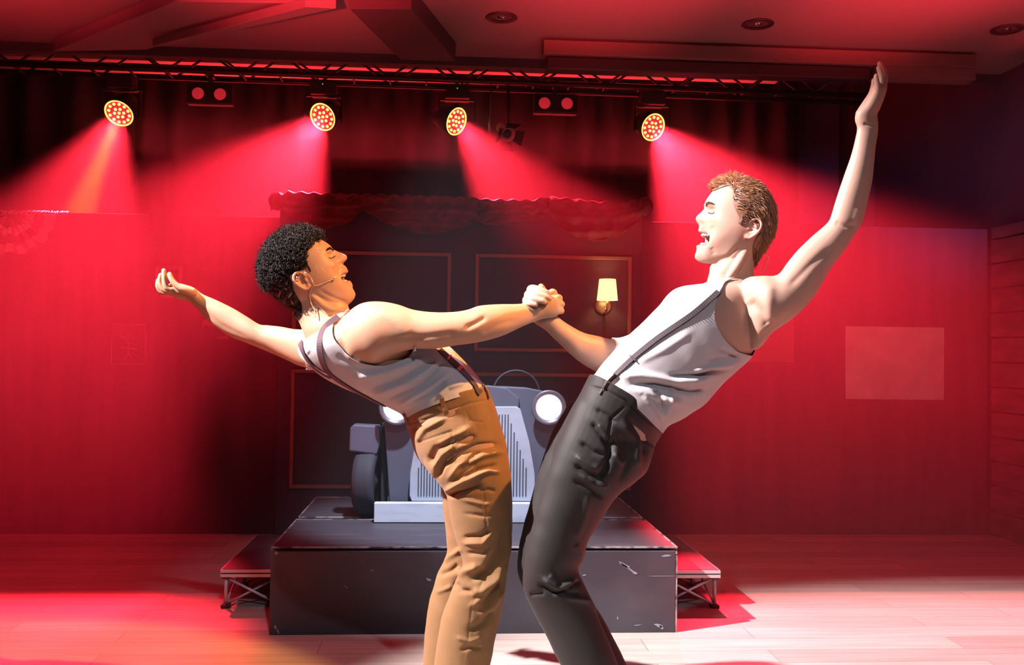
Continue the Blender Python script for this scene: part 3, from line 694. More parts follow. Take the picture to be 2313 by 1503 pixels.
# ---- heads: a head is a closed shell about the ear-to-ear line; its middle line is the profile
SC_ = lambda Y: Y / F
def head_shell(b, prof, ear, fwd, Y, hw, feats, mouth, sgn):
    """prof: profile in pixels all the way round (starting anywhere); ear: ear pixel; fwd: unit facing dir in the picture"""
    f2 = np.array(fwd, float); f2 /= np.linalg.norm(f2)
    u2 = np.array([f2[1], -f2[0]]) if sgn > 0 else np.array([-f2[1], f2[0]])      # up in pixel space
    if u2[1] > 0: u2 = -u2
    s = SC_(Y)
    P = [(((x - ear[0]) * f2[0] + (y - ear[1]) * f2[1]) * s, ((x - ear[0]) * u2[0] + (y - ear[1]) * u2[1]) * s) for x, y in prof]
    return P, f2, u2
def make_head(b, prof, base, ear, fwd, Y, hw, sgn, yaw=0.0, feat=None, nt=260, nl=150):
    P, f2, u2 = head_shell(b, prof, ear, fwd, Y, hw, None, None, sgn)
    Bp, _, _ = head_shell(b, base, ear, fwd, Y, hw, None, None, sgn)
    c = np.array([0.035, 0.012])
    def polar(Q):
        Q = np.array(Q) - c; a = np.arctan2(Q[:, 1], Q[:, 0]); r = np.hypot(Q[:, 0], Q[:, 1]); i = np.argsort(a); a, r = a[i], r[i]
        a = np.concatenate([a - 2 * math.pi, a, a + 2 * math.pi]); r = np.concatenate([r, r, r]); return a, r
    ap, rp = polar(P); ab, rb = polar(Bp)
    th = np.linspace(-math.pi, math.pi, nt, endpoint=False)
    def sm(y, k):
        for _ in range(k): y = (np.roll(y, 1) + 2 * y + np.roll(y, -1)) / 4
        return y
    rP = sm(np.interp(th, ap, rp), 2); rB = sm(np.interp(th, ab, rb), 26)
    lam = np.linspace(-math.pi / 2, math.pi / 2, nl + 2)[1:-1]
    V = np.zeros((nt, nl, 3))
    for j, l in enumerate(lam):
        sl, cl = math.sin(l), math.cos(l)
        y = hw * math.copysign(abs(sl) ** 0.92, sl)
        g = math.exp(-(y / 0.021) ** 2)
        r = (rB + (rP - rB) * g)
        rad = r * cl ** 0.62
        V[:, j, 0] = c[0] + rad * np.cos(th); V[:, j, 1] = y; V[:, j, 2] = c[1] + rad * np.sin(th)
    x, y, z = V[..., 0], V[..., 1], V[..., 2]
    ss = lambda v, a, b_: np.clip((v - a) / (b_ - a), 0, 1) ** 2 * (3 - 2 * np.clip((v - a) / (b_ - a), 0, 1))
    tp = 1 - 0.24 * ss(-z, -0.005, 0.085) - 0.13 * ss(x, 0.02, 0.10) - 0.12 * ss(-z, 0.03, 0.10) * ss(x, 0.03, 0.09)
    V[..., 1] = y * tp
    if feat: V = feat(V)
    # to the place
    fw = np.array([CR * f2[0] - CU * f2[1]])[0]; up = np.array([CR * u2[0] - CU * u2[1]])[0]
    if yaw:
        fw, lat = fw * math.cos(yaw) - CF * math.sin(yaw), CF * math.cos(yaw) + fw * math.sin(yaw)
    else: lat = CF
    O = at(ear[0], ear[1], Y)
    G = O + V[..., 0:1] * fw + V[..., 1:2] * lat + V[..., 2:3] * up
    n0 = nt * nl; f = [(i * nl + j, i * nl + j + 1, ((i + 1) % nt) * nl + j + 1, ((i + 1) % nt) * nl + j) for i in range(nt) for j in range(nl - 1)]
    pa = G[:, 0].mean(0); pb = G[:, -1].mean(0)
    v = np.vstack([G.reshape(-1, 3), pa[None], pb[None]])
    f += [(n0, i * nl, ((i + 1) % nt) * nl) for i in range(nt)] + [(n0 + 1, ((i + 1) % nt) * nl + nl - 1, i * nl + nl - 1) for i in range(nt)]
    b.add(v, f)
    fr = dict(O=O, fw=fw, up=up, lat=lat)
    return fr
def hl(fr, x, y, z): return fr['O'] + fr['fw'] * x + fr['lat'] * y + fr['up'] * z
def tohl(fr, V): D = V - fr['O']; return D @ fr['fw'], D @ fr['lat'], D @ fr['up']
def face_feat(eye, cheek=None, mouth=None, mw=0.024, depth=0.022, mh=0.012):
    """eye sockets, brow ridge, cheekbones, jaw muscle and the open mouth"""
    def fn(V):
        x, y, z = V[..., 0].copy(), V[..., 1], V[..., 2]
        front = np.clip((x - 0.02) / 0.03, 0, 1)
        ay = np.abs(y)
        d = -0.017 * np.exp(-((ay - 0.027) / 0.016) ** 2 - ((z - eye[1]) / 0.011) ** 2)
        d += 0.0085 * np.exp(-((ay - 0.029) / 0.0115) ** 2 - ((z - eye[1] + 0.001) / 0.0065) ** 2)
        d += 0.0065 * np.exp(-((ay - 0.028) / 0.02) ** 2 - ((z - eye[1] - 0.019) / 0.007) ** 2)
        d += 0.005 * np.exp(-((ay - 0.045) / 0.015) ** 2 - ((z - eye[1] + 0.025) / 0.014) ** 2)
        d -= 0.004 * np.exp(-((ay - 0.040) / 0.013) ** 2 - ((z - eye[1] + 0.060) / 0.020) ** 2)
        # nostril wings
        if mouth:
            mx_, mz, hh = mouth
            d += 0.006 * np.exp(-((ay - 0.014) / 0.006) ** 2 - ((z - (mz + hh + 0.020)) / 0.007) ** 2)
            d -= depth * np.exp(-(ay / mw) ** 4 - ((z - mz) / hh) ** 4)
            d += 0.0035 * np.exp(-(ay / (mw * 1.1)) ** 4) * (np.exp(-((z - mz - hh * 1.15) / 0.005) ** 2) + np.exp(-((z - mz + hh * 1.2) / 0.005) ** 2))
        V[..., 0] = x + d * front
        return V
    return fn
def ear_mesh(b, fr, side, tilt=0.0, s=1.0):
    """helix rim, inner fold, bowl and lobe"""
    def E(u, v, o): # u forward, v up, o outwards
        c, q = math.cos(tilt), math.sin(tilt); return hl(fr, (u * c - v * q) * s - 0.004, side * (0.070 + 1.45 * o), (u * q + v * c) * s)
    rim = [(0.012, 0.004, 0.0), (0.010, 0.016, 0.006), (0.003, 0.027, 0.010), (-0.009, 0.031, 0.013), (-0.019, 0.024, 0.016), (-0.023, 0.010, 0.017), (-0.019, -0.006, 0.014), (-0.011, -0.019, 0.010), (-0.002, -0.027, 0.006), (0.006, -0.026, 0.004), (0.009, -0.018, 0.002)]
    A = crom(rim, 5); b.tube([E(*p) for p in A], [0.0042 * (0.7 + 0.3 * math.sin(math.pi * i / (len(A) - 1))) for i in range(len(A))], 10)
    anti = crom([(-0.002, 0.020, 0.006), (-0.010, 0.014, 0.009), (-0.013, 0.003, 0.009), (-0.009, -0.008, 0.008), (-0.002, -0.013, 0.006)], 5); b.tube([E(*p) for p in anti], 0.0034, 8)
    b.tube([E(0.009, -0.004, 0.002), E(0.006, -0.001, 0.007), E(0.007, 0.004, 0.004)], 0.0035, 8)
    b.tube([E(0.003, -0.020, 0.002), E(0.001, -0.023, 0.004)], 0.006, 10)
    # bowl
    vs = []; n = 28
    for (k, o) in ((1.0, 0.011), (0.75, 0.004), (0.45, -0.002), (0.1, -0.005)):
        for i in range(n):
            a = 2 * math.pi * i / n; vs.append(E(-0.005 + 0.016 * k * math.cos(a), 0.003 + 0.027 * k * math.sin(a), o - (0.006 if math.cos(a) > 0 else 0) * k))
    for (k, o) in ((0.1, -0.012), (0.7, -0.011), (1.0, 0.0)):
        for i in range(n):
            a = 2 * math.pi * i / n; vs.append(E(-0.005 + 0.016 * k * math.cos(a), 0.003 + 0.027 * k * math.sin(a), o - 0.002))
    f = [(i * n + k, i * n + (k + 1) % n, (i + 1) * n + (k + 1) % n, (i + 1) * n + k) for i in range(6) for k in range(n)] + [(6 * n + k, 6 * n + (k + 1) % n, (k + 1) % n, k) for k in range(n)]
    b.add(vs, f)

def strands(b, roots, dirs, length, rad, curl=0.0, grav=(0, 0, 0), seg=7, rs=None, n=4, cr=0.004, flat=0.0, hold=None):
    for r0, d0 in zip(roots, dirs):
        L_ = length * rs.uniform(0.65, 1.25); p = np.array(r0); d = np.array(d0) / np.linalg.norm(d0)
        a = np.cross(d, rs.normal(0, 1, 3)); a /= np.linalg.norm(a); c = np.cross(d, a); ph = rs.uniform(0, 6.28)
        w = rs.uniform(0.7, 1.3); pts = []
        for i in range(seg):
            t = i / (seg - 1); q = p + d * L_ * t + np.array(grav) * (t * t)
            q = q + (a * math.cos(ph + curl * t * w) + c * math.sin(ph + curl * t * w) - a * math.cos(ph) - c * math.sin(ph)) * cr
            pts.append(q)
        b.tube(pts, [rad * (1 - 0.75 * (i / (seg - 1)) ** 2) for i in range(seg)], n, True)
M['skin'] = attr_mat('skin', 'skin_tone', 0.48, sss=0.12, bump=(260, 0.12, 0.001), spec=0.4)
M['tank'] = mat('white_ribbed_cotton', (0.56, 0.52, 0.52), 0.85, bump=(420, 0.25, 0.001), sheen=0.2)
M['tan'] = mat('tan_corduroy', (0.265, 0.135, 0.048), 0.85, sheen=0.1, noise=((0.22, 0.112, 0.04), 14, None, 0.3, 0.7), bump=(600, 0.3, 0.001, (1.0, 1.0, 0.12)))
M['tan_dark'] = mat('tan_stitching', (0.20, 0.10, 0.035), 0.85)
M['blacktr'] = mat('charcoal_brown_wool', (0.014, 0.011, 0.0095), 0.68, sheen=0.04, bump=(700, 0.2, 0.001))
M['susp'] = mat('plum_brown_webbing', (0.085, 0.045, 0.055), 0.75, bump=(500, 0.4, 0.001))
M['susp2'] = mat('ribbed_black_webbing', (0.055, 0.040, 0.042), 0.7)
M['susp2b'] = mat('ribbed_grey_webbing', (0.13, 0.10, 0.105), 0.7)
M['leather'] = mat('dark_leather', (0.045, 0.028, 0.022), 0.45)
M['curls'] = mat('black_curly_hair', (0.012, 0.008, 0.007), 0.6, spec=0.25)
M['blond'] = mat('ginger_blond_hair', (0.50, 0.235, 0.115), 0.45, spec=0.5)
M['blond2'] = mat('ginger_brown_hair', (0.22, 0.095, 0.05), 0.5, spec=0.5)
M['teeth'] = mat('teeth', (0.80, 0.74, 0.66), 0.3)
M['eye'] = mat('eye_white', (0.7, 0.66, 0.62), 0.3)
M['lash'] = mat('dark_lashes', (0.05, 0.025, 0.018), 0.7)
M['mic'] = mat('flesh_coloured_mic', (0.62, 0.42, 0.28), 0.5)
M['shoe'] = mat('black_shoe', (0.02, 0.017, 0.016), 0.4)

def shrink(secs, k, dk=None):
    out = []
    for s in secs:
        s = tuple(s); cx, cy_ = (s[0] + s[2]) / 2, (s[1] + s[3]) / 2
        out.append((cx + (s[0] - cx) * k, cy_ + (s[1] - cy_) * k, cx + (s[2] - cx) * k, cy_ + (s[3] - cy_) * k, s[4], s[5] * (dk or k)) + tuple(s[6:]))
    return out
def inpoly(X, Y_, poly):
    c = np.zeros(X.shape, bool); n = len(poly)
    for i in range(n):
        x0, y0 = poly[i]; x1, y1 = poly[(i + 1) % n]
        m = ((y0 > Y_) != (y1 > Y_)) & (X < (x1 - x0) * (Y_ - y0) / (y1 - y0 + 1e-9) + x0); c ^= m
    return c
def polysd(X, Y_, poly):                # signed distance in pixels, + inside
    d, _ = segdist(X, Y_, list(poly) + [poly[0]]); return np.where(inpoly(X, Y_, poly), d, -d)
def smoothpoly(p, n=5): return [tuple(q) for q in crom(p, n)]
def clip_surface(me, s, off):           # part of a surface where s > 0, edge cut cleanly, pushed out by off along the normals
    V = coords(me); N = normals(me); V = V + N * (off if np.ndim(off) == 0 else off[:, None])
    polys = [tuple(p.vertices) for p in me.polygons if any(s[i] > 0 for i in p.vertices)]
    idx = {}; nv = []; nf = []; cut = {}
    def vid(i):
        if i not in idx: idx[i] = len(nv); nv.append(V[i])
        return idx[i]
    def cid(i, j):
        k = (min(i, j), max(i, j))
        if k not in cut:
            t = s[i] / (s[i] - s[j]); t = min(max(t, 0.02), 0.98); cut[k] = len(nv); nv.append(V[i] + (V[j] - V[i]) * t)
        return cut[k]
    for p in polys:
        if all(s[i] > 0 for i in p): nf.append([vid(i) for i in p]); continue
        q = []
        for a in range(len(p)):
            i, j = p[a], p[(a + 1) % len(p)]
            if s[i] > 0: q.append(vid(i))
            if (s[i] > 0) != (s[j] > 0): q.append(cid(i, j))
        if len(q) > 2: nf.append(q)
    return np.array(nv), nf
def cloth_from(body, s, off, name, material, root, thick=0.0015):
    nv, nf = clip_surface(body.data, s, off)
    me = bpy.data.meshes.new(name); me.from_pydata(nv.tolist(), [], nf); me.update(); me.materials.append(material)
    me.polygons.foreach_set('use_smooth', [True] * len(me.polygons))
    o = bpy.data.objects.new(name, me); COL.objects.link(o); return o
from mathutils.bvhtree import BVHTree
def bvh(objs):
    V = []; Fc = []
    for o in objs:
        n = len(V); V += [tuple(v.co) for v in o.data.vertices]; Fc += [tuple(i + n for i in p.vertices) for p in o.data.polygons]
    return BVHTree.FromPolygons(V, Fc)
def hit(bv, px, py):
    d = Vector(ray(px, py)).normalized(); h = bv.ray_cast(Vector(CC), d)
    return (np.array(h[0]), np.array(h[1])) if h[0] is not None else (None, None)
def strap(bv, line, width, thick=0.0025, lift=0.003, n=60, ext0=None, ext1=None, segs=None):
    """webbing laid on the clothes along a line; returns MB"""
    A = crom(line, 8); L = [0] + list(np.cumsum(np.hypot(*np.diff(A, axis=0).T))); ts = np.linspace(0, L[-1], n)
    P = []; Nn = []
    for t in ts:
        x, y = np.interp(t, L, A[:, 0]), np.interp(t, L, A[:, 1]); h, nn = hit(bv, x, y)
        if h is None: continue
        if nn @ CF > 0: nn = -nn
        P.append(h); Nn.append(nn)
    P = np.array(P); Nn = np.array(Nn)
    for _ in range(4):
        Nn[1:-1] = (Nn[:-2] + 2 * Nn[1:-1] + Nn[2:]) / 4; P[1:-1] = (P[:-2] + 2 * P[1:-1] + P[2:]) / 4
    Nn /= np.linalg.norm(Nn, axis=1)[:, None]; P = P + Nn * lift
    if ext0 is not None: P = np.vstack([np.array(ext0), P]); Nn = np.vstack([np.repeat(Nn[:1], len(ext0), 0), Nn])
    if ext1 is not None: P = np.vstack([P, np.array(ext1)]); Nn = np.vstack([Nn, np.repeat(Nn[-1:], len(ext1), 0)])
    T = np.gradient(P, axis=0); T /= np.linalg.norm(T, axis=1)[:, None]; S_ = np.cross(T, Nn); S_ /= np.linalg.norm(S_, axis=1)[:, None]
    b = MB(); m = len(P); vs = []
    for i in range(m):
        for (a, c) in ((-1, 0), (1, 0), (1, 1), (-1, 1)): vs.append(P[i] + S_[i] * a * width / 2 + Nn[i] * c * thick)
    f = [(i * 4 + k, i * 4 + (k + 1) % 4, (i + 1) * 4 + (k + 1) % 4, (i + 1) * 4 + k) for i in range(m - 1) for k in range(4)] + [(0, 1, 2, 3), (4 * m - 1, 4 * m - 2, 4 * m - 3, 4 * m - 4)]
    b.add(vs, f); return b, P, Nn, S_
def finish(o, root):
    if o is None: return
    V = coords(o.data) - np.array(root.location)
    setco(o.data, V); o.parent = root; return o
def shell(o, t): m = o.modifiers.new('solid', 'SOLIDIFY'); m.thickness = t; m.offset = 1
def scalp(body, fr, polypx, ear, f2, u2, Y, back_only=None):
    """signed distance (px) to the hairline for every skin point, mirrored to both sides of the head"""
    V = coords(body.data); x, y, z = tohl(fr, V); s = SC_(Y)
    X = ear[0] + (x * f2[0] + z * u2[0]) / s; Y_ = ear[1] + (x * f2[1] + z * u2[1]) / s
    return polysd(X, Y_, polypx), X, Y_, x, y, z
def facepaint(V, fr, base, eye, mth, red=0.5):
    """lips, inside of the mouth, flushed cheeks and ears: colours of the skin itself"""
    x, y, z = tohl(fr, V); C_ = np.tile(np.array(base, float), (len(V), 1)); ay = np.abs(y)
    near = (np.abs(x) < 0.14) & (np.abs(z) < 0.14) & (ay < 0.1)
    mx_, mz, hh = mth
    lip = np.exp(-(ay / 0.026) ** 4) * (np.exp(-((z - mz - hh * 1.15) / 0.0042) ** 2) + np.exp(-((z - mz + hh * 1.25) / 0.0048) ** 2)) * (x > 0.055)
    inn = np.exp(-(ay / 0.022) ** 4 - ((z - mz) / (hh * 0.92)) ** 4) * (x > 0.045) * (x < mx_ - 0.006)
    ck = 0.55 * np.exp(-((ay - 0.042) / 0.02) ** 2 - ((z - eye[1] + 0.03) / 0.02) ** 2) * (x > 0.03) + 0.5 * (np.abs(x) < 0.035) * (ay > 0.062) * (np.abs(z) < 0.035)
    for w, c in ((ck, (0.60, 0.24, 0.17)), (lip, (0.50, 0.17, 0.15)), (inn, (0.13, 0.018, 0.018))):
        w = (np.clip(w, 0, 1) * near)[:, None]; C_ = C_ * (1 - w) + np.array(c) * w
    return C_
def person_root(px, Y, label):
    p = at(px, 1100, Y); return empty('person', (p[0], Y, 0.0), label, 'person')
def loc2(px, ear, f2, u2, Y): s = SC_(Y); return (((px[0] - ear[0]) * f2[0] + (px[1] - ear[1]) * f2[1]) * s, ((px[0] - ear[0]) * u2[0] + (px[1] - ear[1]) * u2[1]) * s)
def up2(f2):
    u = np.array([f2[1], -f2[0]]); return u if u[1] < 0 else -u

# ------------------------------------------------------------------ performer in tan trousers
rootL = person_root(1010, YL, 'person leaning back in white tank top, tan trousers and dark braces')
earL = (700, 637); fL = np.array([0.893, -0.45]); fL /= np.linalg.norm(fL); uL = up2(fL)
profL = [(799, 676), (803, 663), (795, 652), (796, 642), (788, 634), (782, 626), (785, 616), (783, 607), (780, 602), (771, 597), (778, 592), (784, 586), (783, 578), (765, 570), (749, 565), (748, 558), (738, 550), (722, 541), (706, 534), (686, 528), (660, 529), (634, 543), (612, 566), (601, 596), (603, 630), (618, 662), (648, 686), (690, 700), (735, 700), (768, 697), (786, 688)]
baseL = [(794, 676), (795, 663), (786, 645), (776, 622), (768, 604), (759, 588), (749, 570), (744, 558), (736, 550), (722, 541), (706, 534), (686, 528), (660, 529), (634, 543), (612, 566), (601, 596), (603, 630), (618, 662), (648, 686), (690, 700), (735, 700), (768, 697), (784, 688)]
eyeL = loc2((747, 583), earL, fL, uL, YL); mL = loc2((784, 626), earL, fL, uL, YL) + (0.0105,)
b = MB()
frL = make_head(b, profL, baseL, earL, fL, YL, 0.076, 1, 0.0, face_feat(eyeL, mouth=mL, depth=0.020))
for sd in (-1, 1): ear_mesh(b, frL, sd, -0.05, 0.98)
loft(b, [(632, 650, 752, 650, YL, .055), (656, 694, 781, 682, YL, .054), (672, 722, 790, 700, YL - .005, .056), (684, 750, 798, 716, YL - .01, .066), (692, 775, 815, 740, YL, .08)])
torsoL = [(694, 768, 790, 716, YL + .01, .075), (684, 778, 815, 712, YL, .125), (682, 800, 868, 716, YL, .165, 2.3), (728, 845, 922, 732, YL, .165, 2.4), (774, 871, 970, 757, YL, .155, 2.4), (819, 890, 1010, 786, YL, .148, 2.4), (855, 906, 1038, 812, YL, .142, 2.4), (889, 921, 1063, 838, YL, .142, 2.4), (913, 936, 1082, 864, YL, .145, 2.3), (926, 968, 1110, 908, YL, .155, 2.3), (938, 1015, 1134, 978, YL, .16, 2.3), (958, 1048, 1142, 1040, YL, .155, 2.3)]
loft(b, torsoL, 48)
# near arm, reaching to the clasped hands
nearL = [(752, 745, 775, 800, YL - .08, .05), (775, 716, 790, 822, YL - .11, .07), (805, 691, 822, 822, YL - .13, .075), (832, 682, 848, 819, YL - .145, .07), (866, 682, 880, 803, YL - .155, .062), (900, 688.6, 915, 792, YL - .165, .055), (934, 700, 945, 789, YL - .17, .052), (979, 705.6, 985, 788, YL - .18, .050), (1024, 705, 1030, 781, YL - .185, .046), (1056, 700, 1068, 776, YL - .185, .045), (1083, 691, 1102, 769, YL - .18, .046), (1126, 687.5, 1140, 757, YL - .165, .044), (1167, 687, 1178, 739, YL - .14, .034), (1196, 684, 1207, 727, YL - .12, .026), (1218, 677, 1226, 721, YL - .115, .023), (1240, 669, 1248, 718, YL - .112, .022), (1256, 665, 1264, 710, YL - .11, .017), (1262, 672, 1266, 702, YL - .105, .012)]
loft(b, nearL, 36)
YH = YL - .11
for k, (x, y) in enumerate(((1244, 665), (1256, 673), (1261, 687), (1260, 702))):      # four fingers closing away from us
    chain(b, [(x - 10, y + 4, YH, .010), (x + 3, y - (5 if k == 0 else 1), YH + .002, .0105), (x + 8, y - (2 if k == 0 else -1), YH + .022, .0098), (x - 2, y + 1, YH + .048, .009), (x - 22, y + 4, YH + .058, .0082)])
chain(b, [(1206, 700, YH - .01, .014), (1213, 683, YH - .012, .0125), (1221, 665, YH - .002, .0115), (1222, 651, YH + .010, .0102)])
# far arm, stretched back
farL = [(712, 752, 720, 828, YL + .12, .07), (690, 745, 700, 832, YL + .15, .068), (664, 743.6, 676, 827, YL + .17, .056), (634, 738, 643, 812, YL + .19, .050), (605, 735, 612, 798, YL + .205, .046), (586, 733, 583, 786, YL + .21, .043), (560, 717, 548, 772, YL + .215, .044), (529, 698, 518, 760, YL + .22, .041), (491, 679, 482, 736, YL + .22, .034), (459, 665, 453, 708, YL + .22, .025), (440, 651, 432, 687, YL + .22, .024), (424, 645, 417, 679, YL + .22, .027), (404, 640, 400, 676, YL + .22, .034), (389, 638, 384, 668, YL + .22, .034), (381, 642, 376, 660, YL + .22, .026)]
loft(b, farL, 36)
YF = YL + .22
chain(b, [(388, 656, YF - .03, .0095), (376, 650, YF - .034, .0095), (371, 632, YF - .034, .009), (370, 612, YF - .03, .0082)])
chain(b, [(386, 660, YF - .010, .0095), (369, 654, YF - .012, .0095), (361, 638, YF - .012, .009), (363, 622, YF - .010, .008)])
chain(b, [(384, 662, YF + .010, .0092), (366, 660, YF + .010, .009), (357, 648, YF + .008, .0085), (357, 634, YF + .008, .0075)])
chain(b, [(386, 654, YF + .030, .0082), (376, 648, YF + .032, .008), (372, 634, YF + .032, .0072), (375, 624, YF + .030, .0066)])
chain(b, [(436, 660, YF - .028, .014), (416, 655, YF - .042, .013), (400, 646, YF - .046, .0105), (388, 632, YF - .046, .0095), (383, 620, YF - .044, .0085)])
# legs
pelL = [(909, 937, 1101, 876, YL, .150, 2.5, .014), (915, 952, 1113, 906, YL, .156, 2.4, .012), (927, 990, 1131, 956, YL, .165, 2.3), (938, 1025, 1146, 1020, YL, .168, 2.2), (958, 1055, 1152, 1060, YL, .160, 2.2), (990, 1085, 1150, 1090, YL, .12, 2.2)]
nlL = [(952, 1020, 1141, 1020, YL - .07, .085, 2.2), (964, 1060, 1152, 1065, YL - .08, .088, 2.2), (990, 1091, 1156, 1100, YL - .085, .085, 2.2), (1008, 1122, 1158, 1144, YL - .085, .082, 2.2), (1020, 1190, 1157, 1193, YL - .085, .078), (1036, 1244, 1154, 1240, YL - .085, .074), (1043, 1280, 1149, 1285, YL - .085, .070), (1028, 1312, 1144, 1325, YL - .08, .068), (1013, 1355, 1137, 1364, YL - .075, .066), (999, 1395, 1129, 1400, YL - .07, .066), (988, 1448, 1117, 1450, YL - .07, .066), (980, 1503, 1107, 1503, YL - .07, .067), (968, 1580, 1092, 1580, YL - .07, .068), (958, 1640, 1084, 1640, YL - .07, .07)]
flL = [(962, 1045, 1105, 1045, YL + .08, .085), (996, 1096, 1120, 1100, YL + .09, .085), (1001, 1149, 1118, 1149, YL + .09, .08), (1007, 1220, 1115, 1220, YL + .09, .072), (1008, 1250, 1110, 1252, YL + .09, .070), (990, 1290, 1100, 1292, YL + .09, .068), (980, 1325, 1090, 1325, YL + .09, .066), (968, 1369, 1078, 1369, YL + .09, .064), (959, 1435, 1066, 1435, YL + .09, .064), (955, 1503, 1060, 1503, YL + .09, .066), (948, 1575, 1050, 1575, YL + .09, .068), (944, 1598, 1047, 1598, YL + .09, .068)]
for s in (nlL, flL): loft(b, shrink(s, 0.70, 0.70), 28)
loft(b, shrink(pelL, 0.86), 32)
chain(b, [(704, 668, YL - .052, .011), (728, 690, YL - .050, .012), (752, 702, YL - .046, .011), (780, 706, YL - .036, .010)])
bodyL = b.build('body', M['skin'], fix=False); remesh(bodyL, 0.0028, 3)
blend(bodyL, lambda X, Y_, V: np.clip((Y_ - 712) / 14, 0, 1) * np.clip((X - 600) / 30, 0, 1) * np.clip((1120 - X) / 40, 0, 1) + 0.35 * (X < 620) * (X > 440), 30)
folds(bodyL, [([(1050, 742), (1075, 730), (1098, 716)], 6, -.0045), ([(900, 765), (960, 762), (1040, 752)], 8, -.003), ([(850, 700), (900, 730), (925, 760)], 14, .003), ([(1090, 755), (1120, 735), (1165, 722)], 6, -.002),
    ([(774, 600), (767, 610), (765, 626)], 2.6, -.0022), ([(757, 596), (751, 606)], 4, .0015), ([(722, 656), (752, 672), (784, 684)], 4, -.003), ([(735, 712), (760, 704), (786, 706)], 4, -.003),
    ([(455, 700), (500, 735), (560, 765)], 6, -.002)], (0, 0, 0))
VL = coords(bodyL.data)
colattr(bodyL.data, 'skin_tone', facepaint(VL, frL, (0.56, 0.31, 0.195), eyeL, mL))

# trousers
b = MB(); loft(b, pelL, 48); loft(b, nlL, 40); loft(b, flL, 40)
trL = b.build('trousers', M['tan'], fix=False); remesh(trL, 0.0035, 4)
wrinkle(trL, 0.0045, 26, (0.3, 0, 1), 3); wrinkle(trL, 0.0022, 62, (0.5, 0, 1), 13)
folds(trL, [
    ([(985, 1010), (1030, 985), (1062, 966)], 7, .008), ([(1000, 1040), (1040, 1000), (1075, 985)], 6, -.010),
    ([(968, 1050), (985, 1015), (1040, 985)], 7, -.011), ([(978, 1062), (1000, 1028), (1046, 1000)], 6, .009),
    ([(985, 1085), (1000, 1050), (1030, 1028), (1080, 1010), (1130, 1004)], 7, -.012), ([(1010, 1085), (1040, 1050), (1090, 1030), (1140, 1020)], 7, .010),
    ([(1030, 1070), (1060, 1040), (1085, 1020)], 5, -.008), ([(1005, 1110), (1050, 1085), (1110, 1060)], 6, .012), ([(1003, 1122), (1060, 1108), (1088, 1098)], 6, -.014),
    ([(1045, 1083), (1080, 1062), (1125, 1050)], 5, -.008), ([(1062, 1080), (1100, 1066), (1130, 1068)], 5, .008), ([(940, 1000), (960, 970), (1010, 940)], 6, .007),
    ([(925, 975), (970, 950), (1030, 930)], 6, -.007), ([(1080, 1110), (1102, 1106), (1120, 1110)], 4, -.005),
    ([(1040, 1128), (1092, 1140), (1110, 1138)], 4, .003), ([(1044, 1160), (1092, 1166), (1112, 1162)], 4, -.003),
    ([(1045, 1215), (1085, 1212), (1108, 1198)], 5, -.007), ([(1045, 1228), (1090, 1228), (1108, 1208)], 5, .007), ([(1052, 1250), (1090, 1252), (1104, 1236)], 5, -.006),
    ([(1148, 1190), (1135, 1235), (1100, 1290), (1060, 1312)], 9, -.017), ([(1154, 1200), (1148, 1245), (1125, 1300), (1090, 1335), (1060, 1340)], 8, .013),
    ([(1030, 1300), (1055, 1290), (1080, 1280)], 8, .012), ([(1150, 1260), (1130, 1320), (1090, 1370)], 8, -.014), ([(1130, 1290), (1100, 1345), (1060, 1372)], 6, .007),
    ([(1028, 1315), (1040, 1335), (1075, 1338)], 6, -.008), ([(1140, 1330), (1112, 1372), (1080, 1390)], 7, .008), ([(1060, 1425), (1090, 1410), (1120, 1380)], 8, -.010),
    ([(1030, 1440), (1060, 1450), (1090, 1440)], 5, .005), ([(1040, 1470), (1062, 1462), (1090, 1466)], 5, -.006),
    ([(1000, 1270), (1030, 1250), (1042, 1240)], 6, .009), ([(990, 1300), (1020, 1290), (1036, 1275)], 6, -.008), ([(985, 1340), (1010, 1330), (1020, 1325)], 5, .005),
    # seams: waistband, side seam, pocket, back pocket
    ([(912, 962), (1000, 935), (1060, 912), (1106, 903)], 2.2, -.0030), ([(1044, 925), (1062, 990), (1075, 1060), (1092, 1110), (1098, 1180), (1105, 1235), (1100, 1290), (1066, 1370), (1058, 1440), (1044, 1503)], 1.8, -.0018),
    ([(1049, 925), (1062, 950), (1092, 955), (1106, 930)], 1.8, -.0022), ([(940, 1002), (1020, 974), (1030, 1050)], 2.0, -.0025)], (0, 0, 0))

# tank top, cut from the surface of the torso
X, Y_ = topx(VL); dep = (VL - CC) @ CF
reg = smoothpoly([(668, 778), (683, 772), (700, 768), (718, 757), (728, 744), (738, 730), (757, 716), (776, 708), (810, 698), (900, 690), (960, 720), (1030, 785), (1090, 850), (1112, 872), (1098, 885), (1040, 898), (1000, 910), (950, 928), (915, 946), (890, 950), (760, 895), (690, 850), (650, 800)], 3)
sL = polysd(X, Y_, reg)
arm = smoothpoly([(790, 704), (760, 728), (753, 748), (757, 768), (776, 788), (798, 807), (828, 821), (866, 826), (905, 815), (930, 795), (960, 700), (900, 640), (800, 640)], 3)
nearside = dep < (3.05 * (CF[1] + 0) + 0.0)
midn = (dep < (at(850, 780, YL) - CC) @ CF)
aL = -polysd(X, Y_, arm)
sL = np.where(midn, np.minimum(sL, aL), sL)
farm = [(640, 700), (688, 735), (694, 770), (688, 800), (696, 828), (640, 860), (560, 800)]
sL = np.where(~midn, np.minimum(sL, -polysd(X, Y_, farm)), sL)
